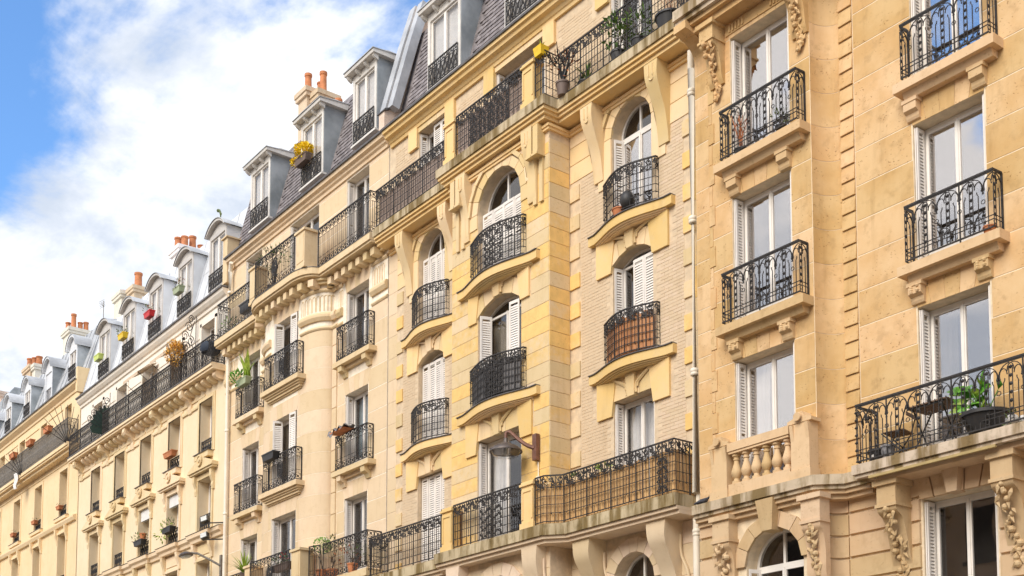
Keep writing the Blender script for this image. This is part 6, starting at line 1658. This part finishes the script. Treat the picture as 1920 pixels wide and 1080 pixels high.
MB().lathe([(.04, .5), (.30, .52), (.36, .62), (.34, .78), (.2, .9), (.03, .93)], (0, 0, 0), 16).build('cover', M['navy'], t, smooth=True, local=True)
for a in (0, 2.1, 4.2): MB().tube([(.1*cos(a), .1*sin(a), .55), (.25*cos(a), .2*sin(a), 0)], .015, 6).build('leg', M['black'], t, local=True)
for x, z, mt, lb, pl in ((dc[2], 14.15, None, None, None), (dc[1], 14.2, 'terra', 'terracotta trough on the guard below an upper window frame', 'leaf_d'), (dc[1], 11.42, 'planter', 'black trough with trailing pale plants under a white roller blind', 'leaf_l'), (dc[2], 11.42, 'planter', 'black trough with a terracotta pot under a white roller blind', 'leaf')):
    if mt is None: continue
    t = trough('planter', lb, 'planter', (x-.05, -.16, z), .8, .22, .2, mt)
    if mt == 'planter': foliage(t, (-.2, 0, .28), .22, 50, pl, .12, .04, .9, .4, seed=int(-x*3)); foliage(t, (.25, 0, .30), .2, 36, 'leaf_d', .11, .035, .9, .5, seed=int(-x*3)+1)
    if pl == 'leaf_l': foliage(t, (-.5, -.05, .0), .25, 40, 'leaf_l', .12, .07, .8, -.4, seed=5)
    if pl == 'leaf': pot(t, .13, .22, 'terra', (.30, 0, .2))
for i, (x, z) in enumerate(((-55.6, 14.72), (-59.25, 14.72), (-62.65, 14.72), (-66.05, 14.72))):
    t = trough('planter', 'small terracotta trough on the window guard of the yellow building', 'planter', (x-.1, -.10, z), .5, .18, .16, 'terra', 'terracotta window troughs')
    foliage(t, (0, 0, .22), .14, 18, 'leaf_d', .07, .03, .6, seed=70+i)
for i, x in enumerate((-56.3, -58.9, -61.6)):
    t = trough('planter', 'terracotta trough hooked on the grey plate railing', 'planter', (x, -.53, 18.28), .75, .22, .24, 'terra', 'terracotta railing troughs')
t = thing('hanging_cloth', 'white cloth caught on the edge of the grey plate balcony', 'cloth', (-60.9, -.56, 17.15))
rnd = random.Random(4); mb = MB(); g = [[(-.22+.44*i/8+.05*rnd.random(), -.03-.05*sin(i*1.7+j), -.5+.75*j/6) for j in range(7)] for i in range(9)]
mb.add([p for row in g for p in row], [(i*7+j, (i+1)*7+j, (i+1)*7+j+1, i*7+j+1) for i in range(8) for j in range(6)]); mb.build('cloth', M['curtain'], t, smooth=True, local=True)
t = thing('roof_finial', 'small green finial on the curved dormer beside the slate roof', 'finial', (dd[0], .1, 21.90)); mb = MB(); mb.tube([(0, 0, 0), (.02, 0, .2), (-.1, 0, .38), (-.2, 0, .40)], .045, 6, r2=.03); mb.ball((-.2, 0, .4), .06, 7, 5); mb.build('finial', M['leaf_d'], t, local=True)

# ------------------------------------------------------------------ the far side of the street, seen only mirrored in the panes
O = thing('apartment_building', 'low cream building across the street, mirrored in the window panes', 'building', (-30, -25, 0))
MB().box(-80, 14, -36, -25, 0, 14.2).build('wall', M['stone_b6'], O)
MB().xprism([(-24.6, 14.2), (-25.8, 17.2), (-35, 17.2), (-36, 14.2)], -80, 14).build('roof', M['slate'], O)
me = None
for k in range(34):
    for z in (1.2, 4.6, 7.8, 11.0):
        if me is None:
            m_ = MB().box(-.6, .6, -.02, .06, 0, 2.1); m_.box(-.75, .75, -.02, .12, -.15, -.001)
            me = bpy.data.meshes.new('window'); me.from_pydata(m_.v, [], m_.f); me.update(); me.materials.append(M['room'])
        o = bpy.data.objects.new('window', me); COL.objects.link(o); o.location = (-78+2.7*k, -25, z); o.parent = O; o.matrix_parent_inverse = Matrix.Translation(-O.location)
